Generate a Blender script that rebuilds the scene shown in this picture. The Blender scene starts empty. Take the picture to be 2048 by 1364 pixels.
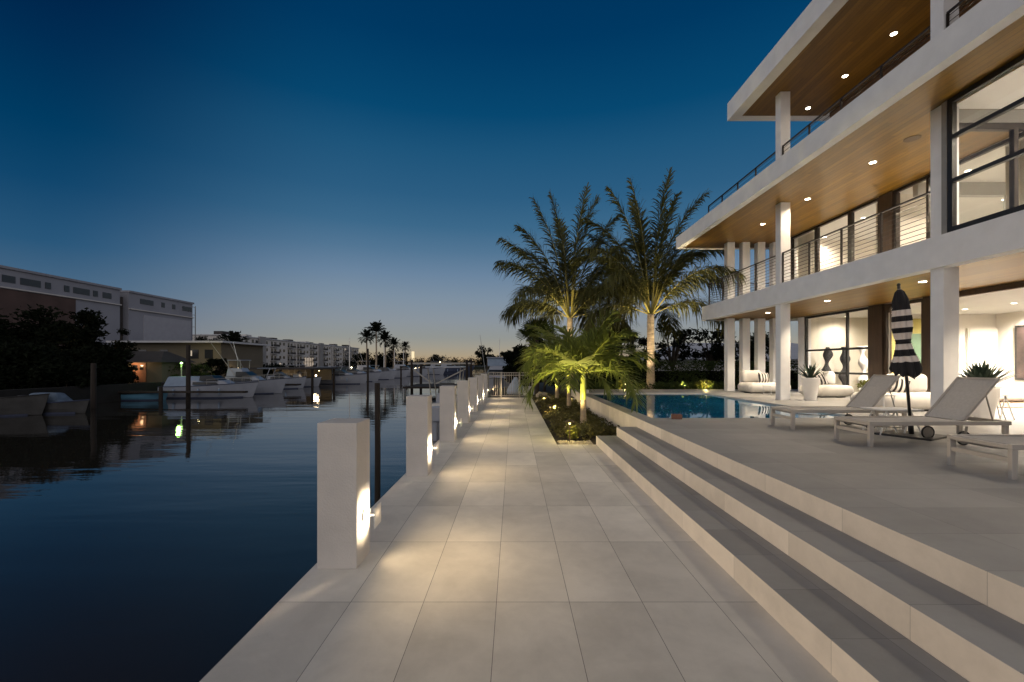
import bpy, math, random
from mathutils import Vector, Matrix, noise
R = math.radians
sc = bpy.context.scene
COL = sc.collection
rnd = random.Random(7)

# ------------------------------------------------------------------ mesh builder
class MB:
    def __init__(s): s.v = []; s.f = []; s.mi = []; s.cur = 0
    def add(s, vs, fs):
        b = len(s.v); s.v += [tuple(p) for p in vs]
        for f in fs: s.f.append([b + i for i in f]); s.mi.append(s.cur)
        return s
    def box(s, x0, x1, y0, y1, z0, z1):
        return s.add([(x0,y0,z0),(x1,y0,z0),(x1,y1,z0),(x0,y1,z0),(x0,y0,z1),(x1,y0,z1),(x1,y1,z1),(x0,y1,z1)],
                     [(0,3,2,1),(4,5,6,7),(0,1,5,4),(1,2,6,5),(2,3,7,6),(3,0,4,7)])
    def bar(s, p, q, w, h=None, up=(0,0,1)):
        h = h or w; p = Vector(p); q = Vector(q); d = (q-p).normalized(); u = Vector(up)
        if abs(d.dot(u)) > .98: u = Vector((0,1,0))
        a = d.cross(u).normalized(); b = a.cross(d).normalized()
        vs = []
        for c in (p, q):
            for i, j in ((-1,-1),(1,-1),(1,1),(-1,1)): vs.append(c + a*i*w/2 + b*j*h/2)
        return s.add(vs, [(0,1,2,3),(7,6,5,4),(0,4,5,1),(1,5,6,2),(2,6,7,3),(3,7,4,0)])
    def tube(s, pts, rad, n=8, cap=True):
        pts = [Vector(p) for p in pts]
        if not hasattr(rad, '__len__'): rad = [rad]*len(pts)
        rings = []; a = None
        for i, p in enumerate(pts):
            d = (pts[min(i+1,len(pts)-1)] - pts[max(i-1,0)]).normalized()
            if a is None:
                a = d.orthogonal().normalized()
            a = (a - d*a.dot(d)).normalized(); b = d.cross(a)
            rings.append([p + (a*math.cos(2*math.pi*k/n) + b*math.sin(2*math.pi*k/n))*rad[i] for k in range(n)])
        return s.loft(rings, cap)
    def loft(s, rings, cap=True, closed=True):
        n = len(rings[0]); vs = [p for r in rings for p in r]; fs = []
        for i in range(len(rings)-1):
            for k in range(n if closed else n-1):
                k2 = (k+1) % n
                fs.append((i*n+k, i*n+k2, (i+1)*n+k2, (i+1)*n+k))
        if cap:
            fs.append(tuple(range(n-1,-1,-1))); fs.append(tuple((len(rings)-1)*n+k for k in range(n)))
        return s.add(vs, fs)
    def lathe(s, prof, n=24, c=(0,0,0), cap=True):
        rings = [[(c[0]+r*math.cos(2*math.pi*k/n), c[1]+r*math.sin(2*math.pi*k/n), c[2]+z) for k in range(n)] for r, z in prof]
        return s.loft(rings, cap)
    def sphere(s, c, r, n=10, m=6, sq=(1,1,1)):
        prof = [(max(1e-4, math.sin(math.pi*i/m))*r, -math.cos(math.pi*i/m)*r) for i in range(m+1)]
        b = len(s.v); s.lathe(prof, n)
        for i in range(b, len(s.v)):
            p = s.v[i]; s.v[i] = (c[0]+p[0]*sq[0], c[1]+p[1]*sq[1], c[2]+p[2]*sq[2])
        return s
    def build(s, name, mat, parent=None, bevel=0, smooth=False, seg=2, sub=0):
        me = bpy.data.meshes.new(name); me.from_pydata(s.v, [], s.f); me.update()
        o = bpy.data.objects.new(name, me); COL.objects.link(o)
        for m in (mat if isinstance(mat, (list, tuple)) else [mat]): me.materials.append(m)
        if any(s.mi): me.polygons.foreach_set('material_index', s.mi)
        if smooth: me.polygons.foreach_set('use_smooth', [True]*len(s.f))
        if parent: o.parent = parent
        if bevel:
            b = o.modifiers.new('bevel', 'BEVEL'); b.width = bevel; b.segments = seg; b.limit_method = 'ANGLE'; b.angle_limit = R(40)
            if smooth is None or seg > 2: me.polygons.foreach_set('use_smooth', [True]*len(s.f))
        if sub:
            b = o.modifiers.new('sub', 'SUBSURF'); b.levels = sub; b.render_levels = sub
        return o

LABELS = {}
def tag(o, label, cat, group=None, kind=None):
    o['label'] = label; o['category'] = cat
    if group: o['group'] = group
    if kind: o['kind'] = kind
    n = len(label.split())
    if n < 4 or n > 16: print('LABEL LEN', n, label)
    if label in LABELS: print('DUP LABEL', label)
    LABELS[label] = 1
    return o
def thing(name, label, cat, loc=(0,0,0), rz=0, group=None):
    o = bpy.data.objects.new(name, None); COL.objects.link(o); o.empty_display_size = .2
    o.location = loc; o.rotation_euler = (0,0,rz)
    return tag(o, label, cat, group)
def struct(o, label, cat):
    o['kind'] = 'structure'; o['label'] = label; o['category'] = cat; return o
def copy_tree(o, parent=None):
    c = o.copy(); COL.objects.link(c)
    if parent: c.parent = parent
    for ch in list(o.children): copy_tree(ch, c)
    return c
def again(proto, label, loc, rz=0):
    c = copy_tree(proto); c.location = loc; c.rotation_euler = (0,0,rz); c['label'] = label
    if label in LABELS: print('DUP LABEL', label)
    LABELS[label] = 1
    return c

# ------------------------------------------------------------------ materials
def nodes(name):
    m = bpy.data.materials.new(name); m.use_nodes = True
    nt = m.node_tree; return m, nt, nt.nodes['Principled BSDF']
def lnk(nt, a, b): nt.links.new(a, b)
def mth(nt, op, a, b=None, c=None):
    n = nt.nodes.new('ShaderNodeMath'); n.operation = op
    for i, x in enumerate((a, b, c)):
        if x is None: continue
        if isinstance(x, (int, float)): n.inputs[i].default_value = x
        else: nt.links.new(x, n.inputs[i])
    return n.outputs[0]
def mat(name, col, rough=.6, var=.12, scale=6, bump=0, bscale=40, metal=0, spec=.5, coat=0, stretch=None):
    m, nt, p = nodes(name)
    p.inputs['Roughness'].default_value = rough; p.inputs['Metallic'].default_value = metal
    p.inputs['Specular IOR Level'].default_value = spec
    if coat: p.inputs['Coat Weight'].default_value = coat
    tc = nt.nodes.new('ShaderNodeTexCoord'); src = tc.outputs['Object']
    if stretch:
        mp = nt.nodes.new('ShaderNodeMapping'); mp.inputs['Scale'].default_value = stretch; lnk(nt, src, mp.inputs[0]); src = mp.outputs[0]
    n = nt.nodes.new('ShaderNodeTexNoise'); n.inputs['Scale'].default_value = scale; n.inputs['Detail'].default_value = 5
    lnk(nt, src, n.inputs['Vector'])
    cr = nt.nodes.new('ShaderNodeValToRGB')
    a = [max(0, c*(1-var)) for c in col]; b = [min(1, c*(1+var)) for c in col]
    cr.color_ramp.elements[0].color = (*a,1); cr.color_ramp.elements[1].color = (*b,1)
    cr.color_ramp.elements[0].position = .3; cr.color_ramp.elements[1].position = .7
    lnk(nt, n.outputs['Fac'], cr.inputs[0]); lnk(nt, cr.outputs[0], p.inputs['Base Color'])
    if bump:
        n2 = nt.nodes.new('ShaderNodeTexNoise'); n2.inputs['Scale'].default_value = bscale; n2.inputs['Detail'].default_value = 3
        lnk(nt, src, n2.inputs['Vector'])
        bp = nt.nodes.new('ShaderNodeBump'); bp.inputs['Strength'].default_value = bump; bp.inputs['Distance'].default_value = .01
        lnk(nt, n2.outputs['Fac'], bp.inputs['Height']); lnk(nt, bp.outputs[0], p.inputs['Normal'])
    return m
def emit(name, col, strength):
    m, nt, p = nodes(name)
    p.inputs['Base Color'].default_value = (.8,.8,.8,1)
    p.inputs['Emission Color'].default_value = (*col,1); p.inputs['Emission Strength'].default_value = strength
    return m
def leafmat(name, col, tr=.3, var=.35, rough=.6, scale=1.5, spec=.25):
    m, nt, p = nodes(name)
    tc = nt.nodes.new('ShaderNodeTexCoord'); n = nt.nodes.new('ShaderNodeTexNoise'); n.inputs['Scale'].default_value = scale; n.inputs['Detail'].default_value = 4
    lnk(nt, tc.outputs['Object'], n.inputs['Vector'])
    cr = nt.nodes.new('ShaderNodeValToRGB'); cr.color_ramp.elements[0].position = .32; cr.color_ramp.elements[1].position = .68
    cr.color_ramp.elements[0].color = (*[c*(1-var) for c in col],1); cr.color_ramp.elements[1].color = (*[c*(1+var) for c in col],1)
    lnk(nt, n.outputs['Fac'], cr.inputs[0]); lnk(nt, cr.outputs[0], p.inputs['Base Color'])
    p.inputs['Roughness'].default_value = rough; p.inputs['Specular IOR Level'].default_value = spec
    t = nt.nodes.new('ShaderNodeBsdfTranslucent'); lnk(nt, cr.outputs[0], t.inputs[0])
    mx = nt.nodes.new('ShaderNodeMixShader'); mx.inputs[0].default_value = tr
    out = nt.nodes['Material Output']
    lnk(nt, p.outputs[0], mx.inputs[1]); lnk(nt, t.outputs[0], mx.inputs[2]); lnk(nt, mx.outputs[0], out.inputs[0])
    return m
def tilemat(name, col, W, L, x0, y0, joint=.004, rough=.5, jc=(.2,.19,.175)):
    """porcelain pavers: joints in world x/y, each slab its own shade"""
    m, nt, p = nodes(name)
    g = nt.nodes.new('ShaderNodeNewGeometry'); s = nt.nodes.new('ShaderNodeSeparateXYZ'); lnk(nt, g.outputs['Position'], s.inputs[0])
    sn = nt.nodes.new('ShaderNodeSeparateXYZ'); lnk(nt, g.outputs['True Normal'], sn.inputs[0])
    top = mth(nt, 'GREATER_THAN', sn.outputs['Z'], .5)
    def axis(o, off, per):
        t = mth(nt, 'DIVIDE', mth(nt, 'SUBTRACT', o, off), per)
        fr = mth(nt, 'FRACT', t)
        d = mth(nt, 'SUBTRACT', .5, mth(nt, 'ABSOLUTE', mth(nt, 'SUBTRACT', fr, .5)))
        return mth(nt, 'LESS_THAN', mth(nt, 'MULTIPLY', d, per), joint/2), mth(nt, 'FLOOR', t)
    jx, ix = axis(s.outputs['X'], x0, W); jy, iy = axis(s.outputs['Y'], y0, L)
    j = mth(nt, 'MAXIMUM', mth(nt, 'MULTIPLY', jx, top), jy)
    cb = nt.nodes.new('ShaderNodeCombineXYZ'); lnk(nt, mth(nt,'MULTIPLY',ix,top), cb.inputs[0]); lnk(nt, iy, cb.inputs[1])
    wn = nt.nodes.new('ShaderNodeTexWhiteNoise'); wn.noise_dimensions = '3D'; lnk(nt, cb.outputs[0], wn.inputs['Vector'])
    off = nt.nodes.new('ShaderNodeVectorMath'); off.operation = 'MULTIPLY_ADD'
    lnk(nt, wn.outputs['Color'], off.inputs[0]); off.inputs[1].default_value = (9,9,9); lnk(nt, g.outputs['Position'], off.inputs[2])
    n = nt.nodes.new('ShaderNodeTexNoise'); n.inputs['Scale'].default_value = 2.2; n.inputs['Detail'].default_value = 8; n.inputs['Roughness'].default_value = .65
    n.inputs['Distortion'].default_value = .6
    lnk(nt, off.outputs[0], n.inputs['Vector'])
    f = mth(nt, 'ADD', mth(nt, 'MULTIPLY', n.outputs['Fac'], .62), mth(nt, 'MULTIPLY', wn.outputs['Value'], .38))
    cr = nt.nodes.new('ShaderNodeValToRGB'); cr.color_ramp.elements[0].position = .25; cr.color_ramp.elements[1].position = .75
    cr.color_ramp.elements[0].color = (*[c*.82 for c in col],1); cr.color_ramp.elements[1].color = (*[min(1,c*1.14) for c in col],1)
    lnk(nt, f, cr.inputs[0])
    mx = nt.nodes.new('ShaderNodeMix'); mx.data_type = 'RGBA'; lnk(nt, j, mx.inputs[0]); lnk(nt, cr.outputs[0], mx.inputs[6]); mx.inputs[7].default_value = (*jc,1)
    lnk(nt, mx.outputs[2], p.inputs['Base Color'])
    rr = mth(nt, 'ADD', mth(nt, 'MULTIPLY', n.outputs['Fac'], .25), rough-.12); lnk(nt, rr, p.inputs['Roughness']); p.inputs['Specular IOR Level'].default_value = .28
    ns = nt.nodes.new('ShaderNodeTexNoise'); ns.inputs['Scale'].default_value = .9; ns.inputs['Detail'].default_value = 7; ns.inputs['Roughness'].default_value = .7; lnk(nt, g.outputs['Position'], ns.inputs['Vector'])
    ms = nt.nodes.new('ShaderNodeMapRange'); ms.inputs[1].default_value = .36; ms.inputs[2].default_value = .56; ms.inputs[3].default_value = .86; ms.inputs[4].default_value = 1.0; lnk(nt, ns.outputs['Fac'], ms.inputs[0])
    st = nt.nodes.new('ShaderNodeVectorMath'); st.operation = 'SCALE'; lnk(nt, mx.outputs[2], st.inputs[0]); lnk(nt, ms.outputs[0], st.inputs['Scale']); lnk(nt, st.outputs[0], p.inputs['Base Color'])
    n2 = nt.nodes.new('ShaderNodeTexNoise'); n2.inputs['Scale'].default_value = 45; n2.inputs['Detail'].default_value = 4; lnk(nt, off.outputs[0], n2.inputs['Vector'])
    h = mth(nt, 'SUBTRACT', mth(nt, 'ADD', mth(nt,'MULTIPLY', n2.outputs['Fac'], .12), mth(nt,'MULTIPLY',n.outputs['Fac'],.25)), mth(nt,'MULTIPLY', j, .6))
    bp = nt.nodes.new('ShaderNodeBump'); bp.inputs['Strength'].default_value = .35; bp.inputs['Distance'].default_value = .006
    lnk(nt, h, bp.inputs['Height']); lnk(nt, bp.outputs[0], p.inputs['Normal'])
    return m
def woodmat(name, c0, c1, plank=.14, axis='Y', rough=.4):
    m, nt, p = nodes(name)
    g = nt.nodes.new('ShaderNodeNewGeometry'); s = nt.nodes.new('ShaderNodeSeparateXYZ'); lnk(nt, g.outputs['Position'], s.inputs[0])
    acr = {'Y':'X', 'X':'Y', 'H':'Z'}[axis]; alo = {'Y':'Y','X':'X','H':'Y'}[axis]
    t = mth(nt, 'DIVIDE', s.outputs[acr], plank); i = mth(nt, 'FLOOR', t); fr = mth(nt, 'FRACT', t)
    gap = mth(nt, 'LESS_THAN', fr, .05)
    wn0 = nt.nodes.new('ShaderNodeTexWhiteNoise'); wn0.noise_dimensions = '1D'; lnk(nt, i, wn0.inputs['W'])
    k = mth(nt, 'FLOOR', mth(nt, 'DIVIDE', mth(nt, 'ADD', s.outputs[alo], mth(nt,'MULTIPLY', wn0.outputs['Value'], 2.4)), 2.4))
    cb = nt.nodes.new('ShaderNodeCombineXYZ'); lnk(nt, i, cb.inputs[0]); lnk(nt, k, cb.inputs[1])
    wn = nt.nodes.new('ShaderNodeTexWhiteNoise'); lnk(nt, cb.outputs[0], wn.inputs['Vector'])
    v = nt.nodes.new('ShaderNodeCombineXYZ'); lnk(nt, mth(nt,'MULTIPLY', s.outputs[acr], 22), v.inputs[0]); lnk(nt, mth(nt,'MULTIPLY', s.outputs[alo], 1.3), v.inputs[1])
    lnk(nt, mth(nt, 'MULTIPLY', wn.outputs['Value'], 20), v.inputs[2])
    n = nt.nodes.new('ShaderNodeTexNoise'); n.inputs['Scale'].default_value = 1.4; n.inputs['Detail'].default_value = 6; n.inputs['Distortion'].default_value = 1.2; lnk(nt, v.outputs[0], n.inputs['Vector'])
    f = mth(nt, 'ADD', mth(nt,'MULTIPLY', n.outputs['Fac'], .7), mth(nt,'MULTIPLY', wn.outputs['Value'], .35))
    cr = nt.nodes.new('ShaderNodeValToRGB'); cr.color_ramp.elements[0].position = .25; cr.color_ramp.elements[1].position = .8
    cr.color_ramp.elements[0].color = (*c0,1); cr.color_ramp.elements[1].color = (*c1,1); lnk(nt, f, cr.inputs[0])
    mx = nt.nodes.new('ShaderNodeMix'); mx.data_type = 'RGBA'; lnk(nt, gap, mx.inputs[0]); lnk(nt, cr.outputs[0], mx.inputs[6]); mx.inputs[7].default_value = (*[c*.3 for c in c0],1)
    lnk(nt, mx.outputs[2], p.inputs['Base Color']); p.inputs['Roughness'].default_value = rough
    return m
def glassmat(name, tint=(.985,.985,.975), ior=1.5, boost=1.0):
    m, nt, p = nodes(name); nt.nodes.remove(p)
    t = nt.nodes.new('ShaderNodeBsdfTransparent'); t.inputs[0].default_value = (*tint,1)
    g = nt.nodes.new('ShaderNodeBsdfGlossy'); g.inputs['Roughness'].default_value = .01
    fr = nt.nodes.new('ShaderNodeLayerWeight'); fr.inputs['Blend'].default_value = .5
    fac = mth(nt, 'ADD', .035, mth(nt, 'MULTIPLY', mth(nt, 'POWER', fr.outputs['Facing'], 5), .9))
    mx = nt.nodes.new('ShaderNodeMixShader'); lnk(nt, mth(nt,'MULTIPLY', fac, boost), mx.inputs[0]); lnk(nt, t.outputs[0], mx.inputs[1]); lnk(nt, g.outputs[0], mx.inputs[2])
    lnk(nt, mx.outputs[0], nt.nodes['Material Output'].inputs[0])
    return m
def watermat(name, col, rough, layers, ior=1.33):
    m, nt, p = nodes(name)
    p.inputs['Base Color'].default_value = (*col,1); p.inputs['Roughness'].default_value = rough; p.inputs['IOR'].default_value = ior
    g = nt.nodes.new('ShaderNodeNewGeometry'); prev = None
    for sx, sy, scale, st, dist in layers:
        mp = nt.nodes.new('ShaderNodeMapping'); mp.inputs['Scale'].default_value = (sx, sy, 1); lnk(nt, g.outputs['Position'], mp.inputs[0])
        n = nt.nodes.new('ShaderNodeTexNoise'); n.inputs['Scale'].default_value = scale; n.inputs['Detail'].default_value = 3; lnk(nt, mp.outputs[0], n.inputs['Vector'])
        # calm patches and ruffled patches
        n2 = nt.nodes.new('ShaderNodeTexNoise'); n2.inputs['Scale'].default_value = .09; n2.inputs['Detail'].default_value = 2; lnk(nt, mp.outputs[0], n2.inputs['Vector'])
        mr = nt.nodes.new('ShaderNodeMapRange'); mr.inputs[1].default_value = .38; mr.inputs[2].default_value = .68; mr.inputs[3].default_value = .25; lnk(nt, n2.outputs['Fac'], mr.inputs[0])
        b = nt.nodes.new('ShaderNodeBump'); b.inputs['Strength'].default_value = st; b.inputs['Distance'].default_value = dist
        lnk(nt, mth(nt, 'MULTIPLY', n.outputs['Fac'], mr.outputs[0]), b.inputs['Height'])
        if prev: lnk(nt, prev.outputs[0], b.inputs['Normal'])
        prev = b
    lnk(nt, prev.outputs[0], p.inputs['Normal'])
    return m

PATHT = tilemat('path_pavers', (.74,.70,.64), .505, 1.01, -.118, 2.985, rough=.78)
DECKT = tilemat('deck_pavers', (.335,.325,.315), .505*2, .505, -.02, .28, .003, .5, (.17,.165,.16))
RISER_LIT = tilemat('riser_stone_lit', (.78,.71,.63), .505, 1.01, -.118, 3.3, .003, .55, (.36,.33,.30))  # stone made paler, with the light on upright faces put into its colour
STUCCO = mat('white_stucco', (.82,.815,.825), .75, .05, 3, .25, 60)
WHITEP = mat('white_paint', (.78,.76,.74), .55, .03, 2, .08, 90)
BOLL = mat('bollard_stucco', (.60,.56,.525), .8, .06, 4, .35, 70)
SOFFIT = woodmat('cedar_soffit', (.125,.062,.004), (.25,.132,.013), .13, 'Y')
SLATW = woodmat('slat_wood', (.13,.07,.035), (.26,.15,.08), .12, 'H', .5)
BRWOOD = mat('dark_brown_cladding', (.05,.03,.018), .5, .25, 3, .1, 30, stretch=(6,6,.6))
BLACKM = mat('black_metal', (.018,.017,.017), .4, .2, 8, spec=.5)
BRONZE = mat('bronze_metal', (.05,.042,.038), .38, .2, 8, metal=.6)
GLASS = glassmat('window_glass')
CEILW = mat('ceiling_paint', (.80,.78,.74), .8, .02, 2)
WALLW = mat('interior_wall_paint', (.80,.75,.66), .8, .03, 1.5)
OLIVE = mat('olive_panel', (.34,.28,.08), .45, .25, 1.2, stretch=(2,2,.4))
GREENREFL = mat('green_reflection', (.08,.13,.08), .4, .2, 1.2)
FABW = mat('white_upholstery', (.72,.68,.63), .9, .05, 5, .3, 220)
SLING = mat('grey_sling_fabric', (.47,.44,.41), .8, .06, 30, .3, 400)
LFRAME = mat('champagne_metal', (.50,.46,.42), .4, .05, 6, metal=.25)
FABBLK = mat('black_canvas', (.012,.011,.013), .85, .2, 10, .2, 200)
FABWHT = mat('cream_canvas', (.68,.60,.54), .85, .08, 8, .2, 200)
POTW = mat('white_pot_glaze', (.76,.73,.70), .45, .04, 4, .08, 20)
SOIL = mat('dark_mulch', (.035,.026,.018), .95, .5, 14, 1, 35)
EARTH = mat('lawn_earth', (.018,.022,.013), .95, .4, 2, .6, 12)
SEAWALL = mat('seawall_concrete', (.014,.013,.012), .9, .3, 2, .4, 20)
TRUNKP = mat('palm_bark', (.34,.27,.20), .9, .25, 3, .6, 14, stretch=(1,1,4))
GREENST = mat('green_crownshaft', (.26,.29,.06), .5, .2, 3, stretch=(1,1,.5))
BARK = mat('dark_bark', (.05,.038,.028), .95, .3, 6, .5, 20)
PALMLEAF = leafmat('coconut_leaf', (.105,.105,.032), .25)
PALMRIB = mat('coconut_rib', (.40,.34,.09), .5, .2, 4)
ADLEAF = leafmat('adonidia_leaf', (.14,.17,.035), .3, .3)
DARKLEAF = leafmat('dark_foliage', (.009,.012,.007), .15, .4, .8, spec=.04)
HEDGELEAF = leafmat('hedge_foliage', (.05,.072,.02), .2, .4, spec=.1)
COVERLEAF = leafmat('ground_cover_leaf', (.12,.11,.04), .2, .4)
LIMELEAF = leafmat('lime_shrub_leaf', (.16,.17,.035), .3, .3)
AGAVE = leafmat('agave_leaf', (.05,.075,.05), .1, .3)
HULLW = mat('boat_gelcoat', (.30,.32,.38), .3, .05, 2, coat=.3)
HULLG = mat('weathered_grey_hull', (.05,.05,.052), .6, .3, 2)
TARPD = mat('faded_blue_tarp', (.09,.13,.19), .8, .3, 3)
HULLB = mat('boat_blue_hull', (.10,.25,.38), .35, .1, 2)
HULLD = mat('boat_navy_canvas', (.03,.04,.08), .7, .2, 4)
CANVB = mat('boat_pale_blue_canvas', (.24,.31,.42), .75, .1, 3)
DARKG = mat('boat_dark_window', (.012,.014,.018), .35, .1, 4)
WOODP = mat('piling_wood', (.026,.019,.015), .9, .35, 5, .6, 20, stretch=(3,3,.4))
APTW = mat('apartment_render', (.52,.50,.49), .9, .08, .3)
APTD = mat('apartment_grey_render', (.26,.255,.26), .9, .1, .4)
BIGW = mat('warehouse_render', (.25,.255,.30), .9, .1, .15)
BIGB = mat('warehouse_brown_render', (.08,.05,.045), .9, .2, .4)
BEIGE = mat('beige_render', (.115,.10,.075), .9, .1, .4)
ROOFD = mat('dark_roof', (.045,.04,.04), .9, .2, 1)
ROOFW = mat('pale_metal_roof', (.45,.46,.50), .6, .06, 1)
WINDK = mat('dark_window_glass', (.02,.022,.028), .15, .2, 1)
STONE = mat('limestone_rock', (.36,.32,.25), .95, .3, 5, .8, 14)
TARP = mat('pale_blue_tarp', (.40,.47,.55), .7, .08, 4)
GREYM = mat('grey_aluminium', (.34,.32,.29), .45, .08, 6, metal=.3)
BRASS = mat('bronze_lamp', (.12,.09,.05), .45, .2, 8, metal=.5)
STRIPEB = mat('brown_box_wood', (.16,.07,.045), .6, .2, 6)
E_WARM = emit('downlight_glow', (1,.86,.66), 26)
E_LENS = emit('sconce_lens_glow', (1,.90,.70), 30)
E_ROOM = emit('room_downlight_glow', (1,.90,.74), 10)
E_DOCK = emit('dock_lamp_glow', (1,.76,.42), 8)
E_GREEN = emit('green_dock_lamp_glow', (.6,1,.35), 3.5)
E_WIN = emit('lit_window_glow', (1,.60,.28), .55)
E_WINW = emit('pale_lit_window_glow', (1,.72,.42), .22)
E_DIM = emit('spotlight_lens_glow', (1,.8,.4), .15)
E_YEL = emit('path_lamp_glow', (1,.80,.22), .7)
WATER = watermat('canal_water', (.026,.023,.019), .02, [(.40,2.0,.42,.30,.10),(1,2.6,2.0,.08,.035)], 1.43)
POOLW = watermat('pool_water_surface', (.010,.15,.31), .02, [(1,1,1.6,.08,.02),(1,1,6,.05,.006)])

def lamp(kind, name, loc, power, col, parent=None, radius=.05, size=None, blend=.6, rot=(0,0,0)):
    l = bpy.data.lights.new(name, kind); l.energy = power; l.color = col; l.shadow_soft_size = radius
    if kind == 'SPOT': l.spot_size = R(size or 140); l.spot_blend = blend
    o = bpy.data.objects.new(name, l); COL.objects.link(o); o.location = loc; o.rotation_euler = rot
    if parent: o.parent = parent
    return o
def aim(o, target):
    d = Vector(target) - Vector(o.location); o.rotation_euler = d.to_track_quat('-Z','Y').to_euler(); return o

# ------------------------------------------------------------------ camera
F, CX, CY, EYE = 861.0, 1027.0, 728.0, 1.65
cam = bpy.data.cameras.new('camera'); co = bpy.data.objects.new('camera', cam); COL.objects.link(co)
co.location = (0,0,EYE); co.rotation_euler = (R(90),0,0)
cam.sensor_width = 36; cam.lens = 36*F/2048; cam.shift_x = -(CX-1024)/2048; cam.shift_y = (CY-682)/2048
cam.clip_start = .05; cam.clip_end = 3000; sc.camera = co
def ground(u, v, z=0):      # where the view through photo pixel (u,v) meets height z
    d = F*(EYE-z)/(v-CY); return Vector(((u-CX)*d/F, d, z))
def at(u, v, d):            # the point at distance d seen at pixel (u,v)
    return Vector(((u-CX)*d/F, d, EYE-(v-CY)*d/F))

# ------------------------------------------------------------------ world + side fill
w = bpy.data.worlds.new('World'); sc.world = w; w.use_nodes = True
nt = w.node_tree; bg = nt.nodes['Background']
SUNAZ, SUNEL = -8.0, 1.0     # degrees from +Y (west glow ahead), just at the horizon
sky = nt.nodes.new('ShaderNodeTexSky'); sky.sky_type = 'NISHITA'; sky.sun_disc = False
sky.sun_elevation = R(SUNEL); sky.sun_rotation = R(SUNAZ); sky.ozone_density = 4; sky.air_density = 1.0; sky.dust_density = .6
tc = nt.nodes.new('ShaderNodeTexCoord'); sp = nt.nodes.new('ShaderNodeSeparateXYZ'); lnk(nt, tc.outputs['Generated'], sp.inputs[0])
def ramp(stops):
    cr = nt.nodes.new('ShaderNodeValToRGB'); e = cr.color_ramp.elements
    while len(e) < len(stops): e.new(.5)
    for i, (p_, c) in enumerate(stops): e[i].position = p_; e[i].color = (*c,1)
    return cr
z = mth(nt, 'MAXIMUM', sp.outputs['Z'], 0)
glow = ramp([(0,(.46,.31,.16)),(.02,(.40,.33,.225)),(.04,(.34,.32,.265)),(.06,(.285,.30,.285)),(.10,(.255,.295,.335)),(.15,(.205,.275,.355)),(.20,(.145,.232,.345)),(.25,(.085,.18,.295)),(.30,(.045,.14,.255)),(.36,(.025,.11,.222)),(.437,(.0123,.089,.195)),(.50,(.002,.064,.163)),(.60,(0,.040,.122)),(.72,(0,.028,.095)),(1,(.03,.04,.06))])
cool = ramp([(0,(.20,.21,.25)),(.07,(.13,.17,.24)),(.13,(.06,.13,.22)),(.19,(.022,.093,.192)),(.28,(.005,.06,.15)),(.36,(0,.043,.12)),(.46,(0,.025,.085)),(.557,(0,.012,.055)),(.70,(0,.01,.045)),(1,(.03,.04,.06))])
# unseen bright dome behind the camera, added as fill for faces turned to it
east_fill = ramp([(0,(.92,.87,.85)),(.3,(.85,.80,.79)),(.6,(.55,.53,.53)),(.85,(.21,.21,.22)),(1,(.03,.04,.06))])
for r_ in (glow, cool, east_fill): lnk(nt, z, r_.inputs[0])
hv = nt.nodes.new('ShaderNodeCombineXYZ'); lnk(nt, sp.outputs['X'], hv.inputs[0]); lnk(nt, sp.outputs['Y'], hv.inputs[1])
hn = nt.nodes.new('ShaderNodeVectorMath'); hn.operation = 'NORMALIZE'; lnk(nt, hv.outputs[0], hn.inputs[0])
dt = nt.nodes.new('ShaderNodeVectorMath'); dt.operation = 'DOT_PRODUCT'; lnk(nt, hn.outputs[0], dt.inputs[0])
dt.inputs[1].default_value = (math.sin(R(12)), math.cos(R(12)), 0)
mr = nt.nodes.new('ShaderNodeMapRange'); mr.interpolation_type = 'SMOOTHSTEP'; mr.inputs[1].default_value = .50; mr.inputs[2].default_value = .86; lnk(nt, dt.outputs['Value'], mr.inputs[0])
mx0 = nt.nodes.new('ShaderNodeMix'); mx0.data_type = 'RGBA'; lnk(nt, mr.outputs[0], mx0.inputs[0]); lnk(nt, cool.outputs[0], mx0.inputs[6]); lnk(nt, glow.outputs[0], mx0.inputs[7])
mr2 = nt.nodes.new('ShaderNodeMapRange'); mr2.interpolation_type = 'SMOOTHSTEP'; mr2.inputs[1].default_value = .52; mr2.inputs[2].default_value = -.55; lnk(nt, sp.outputs['Y'], mr2.inputs[0])
mx = nt.nodes.new('ShaderNodeMix'); mx.data_type = 'RGBA'; lnk(nt, mr2.outputs[0], mx.inputs[0]); lnk(nt, mx0.outputs[2], mx.inputs[6]); lnk(nt, east_fill.outputs[0], mx.inputs[7])
# the physical sky carries a small share on top of the twilight gradient
sc_ = nt.nodes.new('ShaderNodeVectorMath'); sc_.operation = 'SCALE'; lnk(nt, sky.outputs[0], sc_.inputs[0]); sc_.inputs['Scale'].default_value = .0006
ad = nt.nodes.new('ShaderNodeVectorMath'); ad.operation = 'ADD'; lnk(nt, mx.outputs[2], ad.inputs[0]); lnk(nt, sc_.outputs[0], ad.inputs[1])
lnk(nt, ad.outputs[0], bg.inputs[0]); bg.inputs[1].default_value = 1.0
sun = bpy.data.lights.new('sun', 'SUN'); sun.energy = .18; sun.angle = R(40); sun.color = (1,.92,.86)  # weak soft fill added from the left to lift the water-facing fronts
so = bpy.data.objects.new('sun', sun); COL.objects.link(so)
so.rotation_euler = Vector((-math.sin(R(-84)), -math.cos(R(-84)), -math.tan(R(14)))).to_track_quat('-Z','Y').to_euler()

def topface(b):      # faces paler than tops: light on the faces put into the stone colour
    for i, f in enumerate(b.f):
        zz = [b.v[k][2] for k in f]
        b.mi[i] = 1 if max(zz)-min(zz) < .001 and min(zz) > 0 else 0
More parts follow.
